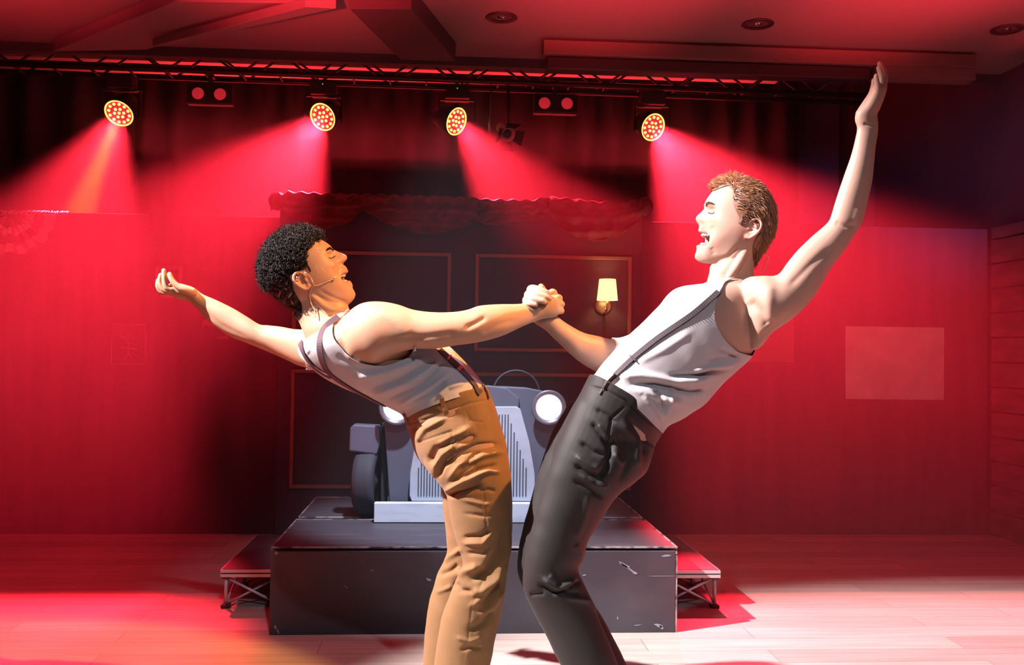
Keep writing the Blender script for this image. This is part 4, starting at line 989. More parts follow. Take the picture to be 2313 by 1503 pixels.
# keep the arms themselves out of the vest
def armdist(secs, i0):
    C0 = [((at(s[0], s[1], s[4]) + at(s[2], s[3], s[4])) / 2) for s in secs[i0:]]; d = np.full(len(VL), 9.0)
    for a, c in zip(C0[:-1], C0[1:]):
        ab = c - a; t = np.clip(((VL - a) @ ab) / (ab @ ab), 0, 1); d = np.minimum(d, np.linalg.norm(VL - a - t[:, None] * ab, axis=1))
    return d
sL = np.minimum(sL, np.where(X > 940, (armdist(nearL, 6) - 0.060) * 700, 50)); sL = np.minimum(sL, (armdist(farL, 2) - 0.062) * 700)
tkL = cloth_from(bodyL, sL, 0.0055, 'tank_top', M['tank'], rootL)
setco(bodyL.data, VL - normals(bodyL.data) * (0.010 * np.clip((sL - 4) / 14, 0, 1))[:, None])
folds(tkL, [([(800, 855), (880, 840), (960, 810)], 8, .006), ([(830, 880), (900, 858), (970, 822)], 7, -.006), ([(845, 892), (920, 865), (990, 820)], 6, .007), ([(870, 905), (950, 870), (1000, 820)], 6, -.006),
            ([(900, 915), (960, 885), (1020, 840)], 6, .006), ([(990, 900), (1010, 875), (1050, 865)], 6, .008), ([(760, 800), (800, 830), (860, 840)], 7, -.004), ([(930, 905), (985, 880), (1010, 862)], 5, -.005), ([(694, 800), (704, 775), (716, 760)], 4, .003)], (0, 0, 0), -0.009)
wrinkle(tkL, 0.0022, 45, (0.8, 0.1, 0.5), 5)
bvL = bvh([tkL, trL])
wb, P1, N1, S1 = strap(bvL, [(764, 717), (744, 732), (728, 750), (723, 780), (728, 812), (742, 840), (770, 862), (800, 880), (840, 901), (880, 922), (912, 946)], 0.020)
stL = wb.build('suspender_strap', M['susp']); finish(stL, rootL)
wb, _, _, _ = strap(bvL, [(681, 776), (690, 800), (706, 822), (730, 841), (748, 850)], 0.019, lift=0.0045)
finish(wb.build('suspender_strap', M['susp']), rootL)
wb, P1, N1, S1 = strap(bvL, [(992, 791), (1008, 806), (1026, 823), (1044, 841), (1060, 858), (1074, 876), (1084, 890)], 0.022)
st3 = wb.build('suspender_strap', M['susp']); finish(st3, rootL)
b = MB()
for i in (12, 26, 28):
    p = P1[i] + N1[i] * 0.004; b.bar(p - S1[i] * 0.013, p + S1[i] * 0.013, 0.004, 0.003)
b.build('adjuster_buckle', M['chrome'], None)
bk = bpy.data.objects['adjuster_buckle']; V = coords(bk.data) - np.array(rootL.location); setco(bk.data, V); bk.parent = st3
# collar binding edge and belt loops
def loopstrip(bv, line, w, name, material, root, lift=0.002, thick=0.003, n=14):
    s_, _, _, _ = strap(bv, line, w, thick, lift, n); o = s_.build(name, material, bevel=0.001); finish(o, root); return o
loopstrip(bvL, [(997, 896), (1001, 915), (1010, 936)], 0.014, 'belt_loop', M['tan'], trL if False else rootL, 0.006)
loopstrip(bvL, [(1090, 873), (1098, 885), (1102, 900)], 0.012, 'belt_loop', M['tan'], rootL, 0.005)
loopstrip(bvL, [(916, 934), (920, 948), (926, 962)], 0.012, 'belt_loop', M['tan'], rootL, 0.005)
finish(bodyL, rootL)
shell(tkL, 0.0016); finish(tkL, rootL); finish(trL, rootL)

def hair_from(body_frame, body_world_me, fr, poly, ear, f2, u2, Y, off, material, root, lump=None, name='hair'):
    pass

def facebits(fr, eye, mth, root, browm, lidm, body=None):
    bv = BVHTree.FromPolygons([tuple(v.co + root.location) for v in body.data.vertices], [tuple(p.vertices) for p in body.data.polygons])
    def sx(y, z):                       # how far forward the face reaches at that spot
        h = bv.ray_cast(Vector(hl(fr, 0.25, y, z)), Vector(-fr['fw'])); return 0.07 if h[0] is None else float((np.array(h[0]) - fr['O']) @ fr['fw'])
    ex = sx(0.029, eye[1]) + 0.0015
    eye = (ex, eye[1])
    for sd in (-1, 1):
        b = MB(); c = hl(fr, eye[0] - 0.0135, sd * 0.029, eye[1]); blob(b, c, (0.0118, 0.0118, 0.0118), 14); c0 = c
        o = b.build('eyeball', M['eye'], None, True); finish(o, root)
        # lids nearly shut over the eye
        b = MB(); v = []; n = 26
        for i in range(n):
            a = math.pi * (i / (n - 1))
            for k in range(n):
                p = math.pi * (k / (n - 1)) - math.pi / 2
                el = -0.42 + 1.95 * i / (n - 1); v.append(hl(fr, eye[0] - 0.0135 + 0.0127 * math.cos(el) * math.cos(p), sd * 0.029 + 0.0127 * math.sin(p), eye[1] + 0.0127 * math.sin(el) * math.cos(p)))
        b.add(v, [(i * n + k, i * n + k + 1, (i + 1) * n + k + 1, (i + 1) * n + k) for i in range(n - 1) for k in range(n - 1)])
        finish(b.build('eyelid', lidm, None, True, fix=False), root)
        # lash line
        b = MB(); b.tube([hl(fr, max(sx(sd * (0.029 + 0.0125 * t), eye[1] - 0.004), ex - 0.0015 - 0.006 * t * t) + 0.0011, sd * (0.029 + 0.0125 * t), eye[1] - 0.004 - 0.003 * (1 - t * t)) for t in np.linspace(-1, 1, 9)], 0.0019, 6)
        finish(b.build('eyelashes', M['lash'], None, True), root)
        b = MB(); rs = np.random.RandomState(3)
        for i in range(140):
            t = rs.uniform(-1, 1); yy, z3 = sd * (0.027 + 0.017 * t), eye[1] + 0.0185 + 0.004 * (1 - t * t) + rs.uniform(-0.0028, 0.0028) * (1.2 - 0.6 * t); p = hl(fr, sx(yy, z3) + 0.0006, yy, z3)
            q = p + (fr['lat'] * sd * 0.006 + fr['up'] * 0.0015 + fr['fw'] * 0.0006); b.tube([p, q], [0.0008, 0.0004], 4)
        finish(b.build('eyebrow', browm, None, True), root)
    b = MB(); mx_, mz, hh = mth
    for row, zz, k in ((0, mz + hh * 0.80, 1), (1, mz - hh * 0.92, -1)):
        for i in range(-4, 5):
            y = i * 0.0062; x = mx_ - 0.0065 - 0.0009 * i * i * 0.9 - (0.003 if row else 0)
            blob(b, hl(fr, x, y, zz), (0.0034, 0.0034, 0.0042), 6)
    finish(b.build('teeth', M['teeth'], None, True), root)
    b = MB(); blob(b, hl(fr, mx_ - 0.030, 0, mz - hh * 0.7), (0.018, 0.016, 0.005), 10)
    finish(b.build('tongue', mat('tongue', (0.42, 0.12, 0.11), 0.35), None, True), root)
M['lidL'] = mat('eyelid_skin', (0.50, 0.27, 0.18), 0.5); M['lidR'] = mat('pale_eyelid_skin', (0.48, 0.29, 0.24), 0.5)
facebits(frL, eyeL, mL, rootL, M['curls'], M['lidL'], bodyL)

# dark curls: a cap over the scalp, then locks
rs = np.random.RandomState(11)
polyL = smoothpoly([(722, 546), (716, 556), (709, 566), (703, 582), (706, 600), (714, 616), (706, 626), (694, 618), (682, 618), (674, 628), (674, 652), (682, 672), (690, 690), (688, 712), (672, 722), (640, 705), (600, 680), (570, 620), (580, 540), (640, 490), (700, 500), (730, 530)], 3)
me = bodyL.data; finishoff = np.array(rootL.location)
def cap(body, root, fr, poly, ear, f2, u2, Y, offs, material, lumps):
    V = coords(body.data) + np.array(root.location); x, y, z = tohl(fr, V); s = SC_(Y)
    X = ear[0] + (x * f2[0] + z * u2[0]) / s; Y_ = ear[1] + (x * f2[1] + z * u2[1]) / s
    sd = polysd(X, Y_, poly); sd = np.where((np.abs(x) < 0.16) & (np.abs(y) < 0.12) & (z > -0.16), sd, -50)
    earm = (np.abs(y) > 0.069) & (np.abs(x + 0.005) < 0.030) & (np.abs(z) < 0.034)
    sd = np.where(earm, -5, sd)
    o_ = offs(X, Y_, sd, x, y, z) + lumps(V) * np.clip(sd / 12, 0, 1)
    nv, nf = clip_surface(body.data, sd, o_ + 0.0005)
    m2 = bpy.data.meshes.new('hair'); m2.from_pydata(nv.tolist(), [], nf); m2.update(); m2.materials.append(material)
    m2.polygons.foreach_set('use_smooth', [True] * len(m2.polygons)); ob = bpy.data.objects.new('hair', m2); COL.objects.link(ob); ob.parent = root
    return ob, V, sd, X, Y_, (x, y, z), o_
longL = lambda X, Y_, sd: np.clip(((690 - X) * 0.55 + (640 - Y_) * 0.9 - 20) / 40, 0, 1)      # long on top, clipped at the sides
offL = lambda X, Y_, sd, x, y, z: 0.0015 + 0.013 * longL(X, Y_, sd) * np.clip(sd / 18, 0, 1)
def lumpsL(V): return 0.004 * np.sin(V[:, 0] * 260 + 2 * np.sin(V[:, 2] * 120)) * np.sin(V[:, 2] * 240 + V[:, 1] * 150) * 1.0
hrL, V, sd, X, Y_, (hx, hy, hz), ofs = cap(bodyL, rootL, frL, polyL, earL, fL, uL, YL, offL, M['curls'], lumpsL)
N = normals(bodyL.data)
lg = longL(X, Y_, sd); cand = np.where((sd > 3) & (lg > 0.25))[0]; pick = rs.choice(cand, 2300)
b = MB()
P0 = V[pick] + N[pick] * (ofs[pick] * 0.6)[:, None] - finishoff
D0 = N[pick] * 0.75 + rs.normal(0, 0.45, (len(pick), 3)) + frL['fw'] * 0.15
strands(b, P0, D0, 0.024, 0.0014, curl=7.0, seg=11, rs=rs, cr=0.0062)
cand = np.where((sd > 0.5) & (lg <= 0.45))[0]; pick = rs.choice(cand, 1500)
strands(b, V[pick] + N[pick] * 0.001 - finishoff, N[pick] * 0.25 - frL['up'] * 0.6 - frL['fw'] * 0.5 + rs.normal(0, 0.2, (len(pick), 3)), 0.007, 0.0007, curl=0, seg=3, rs=rs, n=3, cr=0)
lk = b.build('curls', M['curls'], None, True, fix=False); lk.parent = hrL
# a child of the hair: keep it where it is
def mictube(pts, r, fr): return [hl(fr, *p) for p in pts]

# head microphone
def headmic(fr, ear, f2, u2, Y, boom, cable, label, capsule=True):
    o = empty('headset_microphone', hl(fr, 0.0, -0.08, 0.0), label, 'microphone', None)
    s = SC_(Y)
    def W3(px, py, lat): 
        a, c = loc2((px, py), ear, f2, u2, Y); return hl(fr, a, lat, c)
    b = MB(); pts = crom([W3(*p) for p in boom], 6); b.tube(pts, 0.0013, 8); b.build('boom', M['mic'], o, True)
    if capsule: b = MB(); b.tube([W3(*boom[-1]), W3(boom[-1][0] + 5 * f2[0], boom[-1][1] + 5 * f2[1], boom[-1][2])], [0.0028, 0.0024], 10); b.build('capsule', M['mic'], o, True)
    b = MB(); b.tube(crom([W3(*p) for p in cable], 6), 0.0013, 8); b.build('cable', M['mic'], o, True)
    return o
headmic(frL, earL, fL, uL, YL, [(694, 622, -.082), (704, 620, -.086), (716, 634, -.082), (722, 648, -.078), (742, 642, -.068), (764, 631, -.060)],
        [(722, 648, -.076), (713, 656, -.070), (709, 668, -.064), (712, 686, -.062), (719, 700, -.062), (722, 716, -.070)], 'thin flesh coloured headset microphone on the curly haired performer')
# ------------------------------------------------------------------ performer in black trousers
rootR = person_root(1330, YR, 'person leaning back with one arm raised, white tank top, black trousers, ribbed braces')
earR = (1679, 523); fR = np.array([-0.978, -0.208]); fR /= np.linalg.norm(fR); uR = up2(fR)
profR = [(1576, 594), (1566, 585), (1567, 576), (1572, 566), (1570, 556), (1575, 549), (1580, 542), (1579, 534), (1577, 526), (1575, 520), (1578, 511), (1574, 504), (1569, 498), (1569, 490), (1579, 480), (1589, 470), (1590, 459), (1594, 449), (1602, 438), (1612, 426), (1630, 411), (1655, 404), (1685, 408), (1715, 424), (1735, 452), (1743, 488), (1738, 525), (1722, 556), (1704, 582), (1688, 602), (1655, 610), (1625, 604), (1600, 597)]
baseR = [(1583, 594), (1576, 584), (1580, 568), (1586, 548), (1590, 525), (1593, 505), (1596, 488), (1598, 472), (1597, 460), (1600, 448), (1606, 438), (1614, 426), (1630, 411), (1655, 404), (1685, 408), (1715, 424), (1735, 452), (1743, 488), (1738, 525), (1722, 556), (1704, 582), (1688, 602), (1655, 610), (1625, 604), (1602, 597)]
eyeR = loc2((1600, 479), earR, fR, uR, YR); mR = loc2((1577, 540), earR, fR, uR, YR) + (0.0160,)
b = MB()
frR = make_head(b, profR, baseR, earR, fR, YR, 0.080, -1, 0.0, face_feat(eyeR, mouth=mR, depth=0.030, mw=0.027))
for sd in (-1, 1): ear_mesh(b, frR, sd, 0.08, 1.0)
loft(b, [(1650, 560, 1722, 552, YR, .040), (1622, 594, 1708, 586, YR, .048), (1604, 614, 1703, 606, YR, .053), (1599, 628, 1703, 622, YR, .057), (1594, 645, 1712, 636, YR, .075), (1590, 665, 1735, 650, YR, .09)])
torsoR = [(1582, 648, 1680, 636, YR + .01, .09), (1540, 652, 1712, 650, YR, .14, 2.2), (1515, 668, 1722, 690, YR, .17, 2.3), (1479, 710, 1716, 745, YR, .172, 2.4), (1450, 738, 1700, 795, YR, .165, 2.4), (1418, 766, 1668, 828, YR, .158, 2.4), (1392, 796, 1628, 866, YR, .150, 2.4), (1368, 822, 1590, 908, YR, .145, 2.4), (1350, 846, 1540, 943, YR, .145, 2.4), (1338, 862, 1502, 962, YR, .148, 2.3), (1318, 900, 1480, 1005, YR, .155, 2.3), (1290, 960, 1460, 1050, YR, .155, 2.3)]
loft(b, torsoR, 48)
# raised near arm
nearR = [(1650, 690, 1690, 780, YR - .05, .04), (1668, 645, 1704, 794, YR - .085, .052), (1690, 627, 1722, 782, YR - .115, .060), (1722, 623, 1746, 752, YR - .14, .062), (1756, 621, 1778, 730, YR - .148, .056), (1778, 594, 1812, 702, YR - .152, .052), (1801, 566, 1842, 668, YR - .155, .050), (1834, 534, 1874, 611, YR - .158, .044), (1860, 512, 1905, 571, YR - .160, .042), (1874, 496, 1934, 526, YR - .16, .042), (1884, 464, 1949, 500, YR - .16, .043), (1895, 430, 1960, 458, YR - .16, .043), (1908, 392, 1970, 412, YR - .16, .041), (1922, 352, 1975, 366, YR - .16, .036), (1931, 317, 1979, 328, YR - .16, .030), (1936, 290, 1984, 297, YR - .16, .026), (1931, 272, 1984, 277, YR - .16, .027), (1934, 253, 1982, 259, YR - .16, .031), (1948, 237, 1988, 246, YR - .158, .036), (1961, 216, 1996, 226, YR - .156, .040), (1971, 196, 2003, 204, YR - .154, .040), (1977, 186, 2005, 190, YR - .152, .034)]
loft(b, nearR, 36)
YA = YR - .152
chain(b, [(1992, 196, YA + .026, .0095), (1999, 180, YA + .028, .0095), (1996, 160, YA + .028, .009), (1990, 146, YA + .026, .0078)])
chain(b, [(1990, 198, YA + .006, .0098), (1996, 178, YA + .007, .0098), (1993, 158, YA + .006, .009), (1987, 144, YA + .005, .0076)])
chain(b, [(1988, 200, YA - .014, .0095), (1991, 182, YA - .015, .0092), (1989, 166, YA - .015, .0085), (1985, 154, YA - .015, .0075)])
chain(b, [(1982, 202, YA - .033, .0088), (1981, 188, YA - .036, .0082), (1979, 178, YA - .037, .0075), (1979, 171, YA - .037, .0066)])
chain(b, [(1944, 258, YA + .015, .015), (1956, 236, YA + .034, .0125), (1969, 214, YA + .046, .011), (1974, 196, YA + .050, .0098), (1975, 182, YA + .050, .0085)])
# far arm down to the clasped hands
YH2 = YL - .085
farR = [(1600, 700, 1640, 790, YR + .12, .07), (1540, 705, 1580, 795, YR + .14, .065), (1480, 730, 1500, 820, YR + .15, .056), (1420, 762, 1430, 846, YR + .155, .050), (1386, 767, 1370, 850, YR + .15, .047), (1351, 759, 1334, 834, YR + .145, .046), (1326, 754, 1316, 823, YR + .14, .045), (1306, 746, 1294, 806, YR + .13, .042), (1282, 732, 1270, 783, YR + .12, .036), (1264, 719, 1250, 764, YR + .11, .030), (1252, 706, 1232, 746, YR + .105, .026), (1240, 694, 1206, 729, YR + .105, .024), (1230, 680, 1190, 706, YR + .105, .026), (1222, 664, 1180, 686, YR + .105, .028), (1216, 652, 1185, 664, YR + .105, .022)]
loft(b, farR, 36)
Yh = YR + .105
chain(b, [(1196, 666, Yh + .008, .0105), (1198, 652, Yh - .006, .0105), (1212, 652, Yh - .040, .0098), (1231, 659, Yh - .052, .0090), (1239, 663, Yh - .050, .008)])
chain(b, [(1192, 676, Yh - .000, .0105), (1192, 664, Yh - .018, .0105), (1208, 664, Yh - .050, .0098), (1230, 670, Yh - .060, .0090), (1241, 675, Yh - .058, .008)])
chain(b, [(1188, 686, Yh - .010, .0102), (1188, 676, Yh - .028, .0102), (1202, 675, Yh - .056, .0095), (1222, 680, Yh - .066, .0086), (1230, 683, Yh - .064, .0078)])
chain(b, [(1187, 694, Yh - .018, .0095), (1186, 687, Yh - .034, .0092), (1196, 686, Yh - .056, .0085), (1210, 689, Yh - .064, .0075)])
chain(b, [(1232, 690, Yh + .012, .014), (1228, 670, Yh + .022, .0125), (1226, 655, Yh + .012, .011), (1222, 648, Yh - .006, .0100)])
pelR = [(1330, 852, 1504, 962, YR, .154, 2.5, .026), (1318, 876, 1495, 980, YR, .158, 2.4, .024), (1298, 915, 1475, 1018, YR, .165, 2.3, .016), (1272, 960, 1463, 1060, YR, .168, 2.2), (1255, 1000, 1438, 1086, YR, .160, 2.2), (1248, 1030, 1395, 1110, YR, .12, 2.2)]
nlR = [(1306, 905, 1478, 1012, YR - .07, .085, 2.2), (1278, 965, 1464, 1058, YR - .08, .088, 2.2), (1256, 1018, 1437, 1088, YR - .085, .086, 2.2), (1238, 1063, 1396, 1119, YR - .085, .083, 2.2), (1221, 1112, 1370, 1156, YR - .085, .080), (1208, 1163, 1352, 1188, YR - .085, .076), (1196, 1213, 1327, 1228, YR - .085, .073), (1187, 1255, 1318, 1264, YR - .085, .070), (1181, 1300, 1307, 1288, YR - .083, .068), (1186, 1340, 1322, 1322, YR - .08, .066), (1204, 1378, 1340, 1362, YR - .075, .064), (1224, 1416, 1356, 1404, YR - .075, .062), (1242, 1452, 1372, 1446, YR - .075, .062), (1266, 1503, 1394, 1500, YR - .075, .063), (1310, 1590, 1430, 1586, YR - .075, .064), (1344, 1660, 1462, 1660, YR - .075, .066), (1356, 1698, 1472, 1698, YR - .075, .066)]
flR = [(1290, 905, 1440, 980, YR + .07, .085, 2.2), (1252, 968, 1420, 1040, YR + .085, .086, 2.2), (1232, 1018, 1395, 1080, YR + .09, .083, 2.2), (1213, 1075, 1365, 1120, YR + .09, .08), (1198, 1130, 1340, 1165, YR + .09, .077), (1183, 1184, 1318, 1205, YR + .09, .072), (1173, 1232, 1300, 1240, YR + .09, .069), (1168, 1280, 1290, 1278, YR + .09, .067), (1180, 1325, 1306, 1308, YR + .09, .065), (1210, 1375, 1335, 1355, YR + .09, .063), (1240, 1420, 1368, 1408, YR + .09, .061), (1262, 1460, 1392, 1455, YR + .09, .061), (1290, 1503, 1416, 1503, YR + .09, .062), (1335, 1590, 1452, 1590, YR + .09, .064), (1352, 1640, 1468, 1640, YR + .09, .066)]
for s in (nlR, flR): loft(b, shrink(s, 0.70, 0.70), 28)
loft(b, shrink(pelR, 0.86), 32)
chain(b, [(1684, 566, YR - .046, .012), (1668, 596, YR - .050, .0125), (1650, 622, YR - .050, .011), (1634, 640, YR - .040, .010)])
chain(b, [(1612, 606, YR - .004, .012), (1611, 616, YR - .004, .011), (1612, 626, YR, .009)])
bodyR = b.build('body', M['skin'], fix=False); remesh(bodyR, 0.0028, 3)
blend(bodyR, lambda X, Y_, V: np.clip((Y_ - 632) / 10, 0, 1) * np.clip((X - 1300) / 30, 0, 1) + 0.4 * (X > 1760) * (Y_ > 310), 55)
folds(bodyR, [([(1690, 680), (1716, 706), (1738, 742)], 12, -.009), ([(1668, 700), (1680, 740), (1694, 772)], 10, .004), ([(1740, 640), (1736, 690), (1742, 730)], 12, .004), ([(1712, 770), (1745, 742), (1790, 706)], 8, -.004),
    ([(1884, 500), (1910, 512), (1936, 510)], 6, -.004), ([(1940, 470), (1930, 500)], 6, .003), ([(1950, 280), (1975, 284)], 3.5, -.003), ([(1585, 505), (1596, 518), (1601, 545)], 3, -.0028), ([(1610, 505), (1603, 515)], 5, .002),
    ([(1612, 590), (1645, 580), (1668, 556)], 5, -.0035), ([(1606, 560), (1614, 575)], 6, -.002), ([(1780, 650), (1830, 600), (1880, 560)], 8, -.003)], (0, 0, 0))
VL = coords(bodyR.data)
colattr(bodyR.data, 'skin_tone', facepaint(VL, frR, (0.54, 0.32, 0.235), eyeR, mR))
b = MB(); loft(b, pelR, 48); loft(b, nlR, 40); loft(b, flR, 40)
trR = b.build('trousers', M['blacktr'], fix=False); remesh(trR, 0.0035, 4)
wrinkle(trR, 0.0035, 22, (0.3, 0, 1), 8); wrinkle(trR, 0.0016, 60, (0.5, 0, 1), 18)
folds(trR, [
    ([(1345, 925), (1372, 940), (1392, 958)], 5, -.006), ([(1335, 955), (1360, 985), (1375, 1010)], 6, -.009), ([(1350, 960), (1372, 990)], 5, .006),
    ([(1310, 1000), (1340, 1022), (1370, 1030)], 6, -.008), ([(1300, 1030), (1335, 1055), (1352, 1060)], 6, .009), ([(1298, 1050), (1330, 1075), (1350, 1080)], 6, -.010),
    ([(1296, 1085), (1330, 1105), (1365, 1125)], 6, -.008), ([(1310, 1070), (1345, 1095), (1372, 1100)], 5, .007), ([(1385, 990), (1378, 1020), (1368, 1060), (1345, 1090)], 7, -.012),
    ([(1400, 950), (1440, 1000), (1440, 1060)], 8, .008), ([(1420, 945), (1452, 985), (1458, 1030)], 6, -.007), ([(1400, 980), (1420, 1040), (1400, 1090)], 8, -.008), ([(1385, 1025), (1410, 1050)], 6, .008),
    ([(1330, 1120), (1320, 1170), (1300, 1220)], 8, .005), ([(1225, 1306), (1262, 1330), (1300, 1312)], 6, .012), ([(1215, 1320), (1250, 1340), (1290, 1332)], 6, -.010),
    ([(1240, 1300), (1262, 1318)], 5, .006), ([(1285, 1330), (1310, 1312)], 5, -.007), ([(1280, 1350), (1330, 1358), (1350, 1380)], 6, .007), ([(1275, 1342), (1310, 1342)], 5, -.006),
    ([(1195, 1345), (1230, 1340)], 6, -.006), ([(1300, 1230), (1312, 1260)], 6, .006),
    ([(1328, 872), (1370, 882), (1412, 905), (1486, 972)], 2.2, -.004), ([(1410, 920), (1382, 945), (1372, 1000), (1373, 1025)], 2.5, -.005)], (0, 0, 0))
X, Y_ = topx(VL); dep = (VL - CC) @ CF
reg = smoothpoly([(1535, 640), (1550, 646), (1568, 648), (1603, 640), (1640, 631), (1690, 628), (1720, 660), (1730, 760), (1700, 830), (1600, 935), (1520, 985), (1490, 975), (1440, 925), (1400, 897), (1345, 870), (1320, 862), (1330, 830), (1380, 770), (1470, 690), (1510, 640), (1527, 634)], 3)
sR = polysd(X, Y_, reg)
arm = smoothpoly([(1660, 628), (1640, 640), (1628, 658), (1617, 678), (1613, 701), (1615, 727), (1626, 752), (1641, 774), (1664, 793), (1692, 800), (1712, 792), (1780, 760), (1900, 700), (1860, 560), (1700, 600)], 3)
midn = (dep < (at(1580, 760, YR) - CC) @ CF)
sR = np.where(midn, np.minimum(sR, -polysd(X, Y_, arm)), sR)
sR = np.minimum(sR, (armdist(nearR, 4) - 0.062) * 770); sR = np.minimum(sR, np.where(X < 1480, (armdist(farR, 4) - 0.056) * 770, 50)); 
tkR = cloth_from(bodyR, sR, 0.0055, 'tank_top', M['tank'], rootR)
setco(bodyR.data, VL - normals(bodyR.data) * (0.010 * np.clip((sR - 4) / 14, 0, 1))[:, None])
folds(tkR, [([(1600, 815), (1640, 808), (1680, 800)], 6, -.006), ([(1565, 840), (1610, 830), (1665, 820)], 6, .008), ([(1510, 850), (1560, 850), (1640, 835)], 6, -.010), ([(1400, 852), (1450, 848), (1530, 862), (1600, 856)], 8, .012),
            ([(1420, 870), (1480, 866), (1560, 885), (1600, 880)], 7, -.010), ([(1430, 878), (1490, 900), (1540, 910)], 7, .010), ([(1478, 880), (1492, 900), (1500, 930)], 6, -.010), ([(1450, 890), (1480, 920), (1500, 950)], 6, .008),
            ([(1520, 870), (1515, 910), (1505, 940)], 6, .007), ([(1625, 790), (1650, 800), (1675, 815)], 5, -.006), ([(1440, 820), (1500, 790), (1560, 750)], 8, .004)], (0, 0, 0), -0.010)
wrinkle(tkR, 0.0026, 45, (0.8, 0.1, 0.5), 9)
bvR = bvh([tkR, trR])
ln = [(1656, 639), (1630, 655), (1600, 680), (1563, 711), (1520, 741), (1477, 772), (1431, 810), (1390, 850)]
wb, P1, N1, S1 = strap(bvR, ln, 0.0145, thick=0.003, lift=0.004, n=120)
st = wb.build('suspender_strap', M['susp2']); finish(st, rootR)
b = MB()
for i in range(2, len(P1) - 1):                   # raised cross ribs of the elastic
    if i % 2: continue
    p = P1[i] + N1[i] * 0.0034; b.bar(p - S1[i] * 0.0071, p + S1[i] * 0.0071, 0.0026, 0.0012)
rb = b.build('ribs', M['susp2b']); V = coords(rb.data) - np.array(rootR.location); setco(rb.data, V); rb.parent = st; rb['kind'] = 'stuff'
i = int(len(P1) * 0.83); b = MB(); p = P1[i] + N1[i] * 0.004; b.bar(p - S1[i] * 0.011, p + S1[i] * 0.011, 0.010, 0.003)
bk = b.build('adjuster_buckle', M['chrome'], bevel=0.001); V = coords(bk.data) - np.array(rootR.location); setco(bk.data, V); bk.parent = st
b = MB(); e = P1[-1] + N1[-1] * 0.004; T = (P1[-1] - P1[-4]); T /= np.linalg.norm(T)
b.bar(e - T * 0.004, e + T * 0.026, 0.017, 0.006)
bk = b.build('clip', M['chrome'], bevel=0.0015); V = coords(bk.data) - np.array(rootR.location); setco(bk.data, V); bk.parent = st
loopstrip(bvR, [(1372, 862), (1364, 876), (1354, 892)], 0.006, 'belt_loop', M['leather'], rootR, 0.003, 0.002)
finish(bodyR, rootR); shell(tkR, 0.0016); finish(tkR, rootR); finish(trR, rootR)
facebits(frR, eyeR, mR, rootR, M['blond2'], M['lidR'], bodyR)

polyR = smoothpoly([(1609, 432), (1622, 427), (1640, 424), (1644, 445), (1643, 464), (1649, 484), (1656, 500), (1653, 512), (1664, 514), (1668, 506), (1682, 504), (1698, 512), (1700, 526), (1695, 545), (1690, 560), (1693, 578), (1700, 594), (1716, 600), (1770, 560), (1780, 450), (1700, 380), (1620, 390), (1600, 420)], 3)
flo = np.array(rootR.location)
offR = lambda X, Y_, sd, x, y, z: 0.002 + 0.0095 * np.clip(sd / 16, 0, 1) * np.clip((560 - Y_) / 60 + 0.3, 0.2, 1)
def lumpsR(V): x, y, z = tohl(frR, V); return 0.0022 * np.sin(y * 330 + 3 * np.sin(x * 60)) * np.sin(x * 50 + z * 70 + 1)
hrR, V, sd, X, Y_, (hx, hy, hz), ofs = cap(bodyR, rootR, frR, polyR, earR, fR, uR, YR, offR, M['blond2'], lumpsR)
N = normals(bodyR.data)
cand = np.where(sd > 2)[0]; pick = rs.choice(cand, 6400)
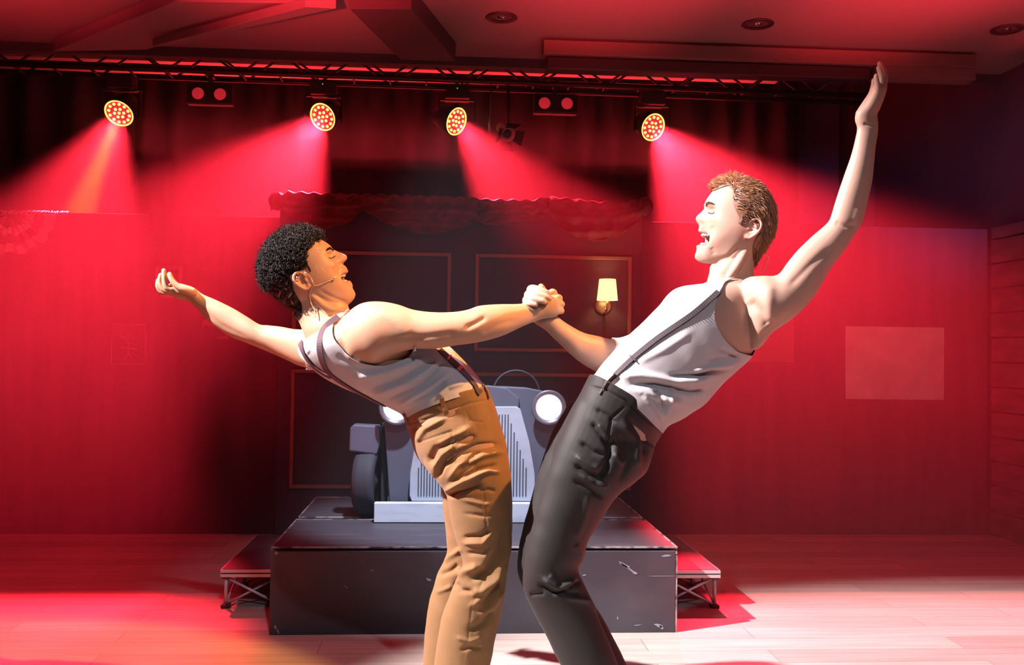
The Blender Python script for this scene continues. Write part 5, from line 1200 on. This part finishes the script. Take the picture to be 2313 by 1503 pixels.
# combing: forward over the brow in front, back and down behind
ww = np.clip((hx[pick] - 0.045) / 0.03, 0, 1)[:, None]; bk_ = np.clip((0.02 - hx[pick]) / 0.06, 0, 1)[:, None]
flow = (-frR['fw'] * 0.8 - frR['up'] * 0.10) * (1 - bk_) * (1 - ww) + (-frR['fw'] * 0.35 - frR['up'] * 0.95) * bk_ + (frR['fw'] * 0.9 + frR['up'] * 0.55) * ww
flow = flow - N[pick] * np.sum(flow * N[pick], axis=1)[:, None] * 0.85
D0 = flow + N[pick] * (0.16 + 0.35 * ww) + rs.normal(0, 0.14, (len(pick), 3))
P0 = V[pick] + N[pick] * (ofs[pick] * rs.uniform(0.5, 0.95, len(pick)))[:, None] - flo
b = MB(); h_ = len(pick) // 2
short = np.where((sd[pick] < 10) & (hx[pick] < 0.03))[0]; sset = set(short.tolist())
mn = [i for i in range(len(pick)) if i not in sset]
strands(b, P0[mn[::2]], D0[mn[::2]], 0.022, 0.0011, curl=1.5, grav=(0, 0, -0.003), seg=6, rs=rs, n=4, cr=0.002)
lk = b.build('locks', M['blond'], None, True, fix=False); lk.parent = hrR
b = MB(); strands(b, P0[mn[1::2]], D0[mn[1::2]], 0.020, 0.0011, curl=1.5, grav=(0, 0, -0.003), seg=6, rs=rs, n=4, cr=0.002)
strands(b, P0[short], D0[short], 0.008, 0.0008, seg=3, rs=rs, n=3, cr=0)
lk = b.build('locks', M['blond2'], None, True, fix=False); lk.parent = hrR
headmic(frR, earR, fR, uR, YR, [(1700, 560, -.040), (1712, 570, -.030), (1724, 577, -.020), (1734, 584, -.018)],
        [(1734, 584, -.018), (1731, 594, -.02), (1724, 608, -.03), (1716, 622, -.04)], 'headset microphone wire behind the neck of the blond performer', capsule=False)

# shoes (below the frame)
def shoes(root, pts, name='shoe'):
    for (x, y0, dx) in pts:
        b = MB(); S = []
        for t, w, h in ((-0.10, .030, .05), (-0.07, .038, .085), (0.0, .040, .09), (0.06, .042, .065), (0.13, .044, .045), (0.17, .034, .035), (0.185, .012, .018)):
            S.append([(x + dx * t, y0 + w * math.cos(a), 0.002 + (h / 2) * (1 + math.copysign(abs(math.sin(a)) ** 0.7, math.sin(a)))) for a in np.arange(20) * math.pi / 10])
        n = 20; v = np.array(S).reshape(-1, 3); f = [(i * n + k, i * n + (k + 1) % n, (i + 1) * n + (k + 1) % n, (i + 1) * n + k) for i in range(6) for k in range(n)] + [tuple(range(n)), tuple(range(6 * n, 7 * n))]
        b.add(v, f); b.build(name, M['shoe'], root, True)
def fx(px, Y): return at(px, 1600, Y)[0]
shoes(rootL, [(fx(1022, YL - .07), YL - .07, 1), (fx(996, YL + .09), YL + .09, 1)])
shoes(rootR, [(fx(1410, YR - .075), YR - .075, -1), (fx(1408, YR + .09), YR + .09, -1)])
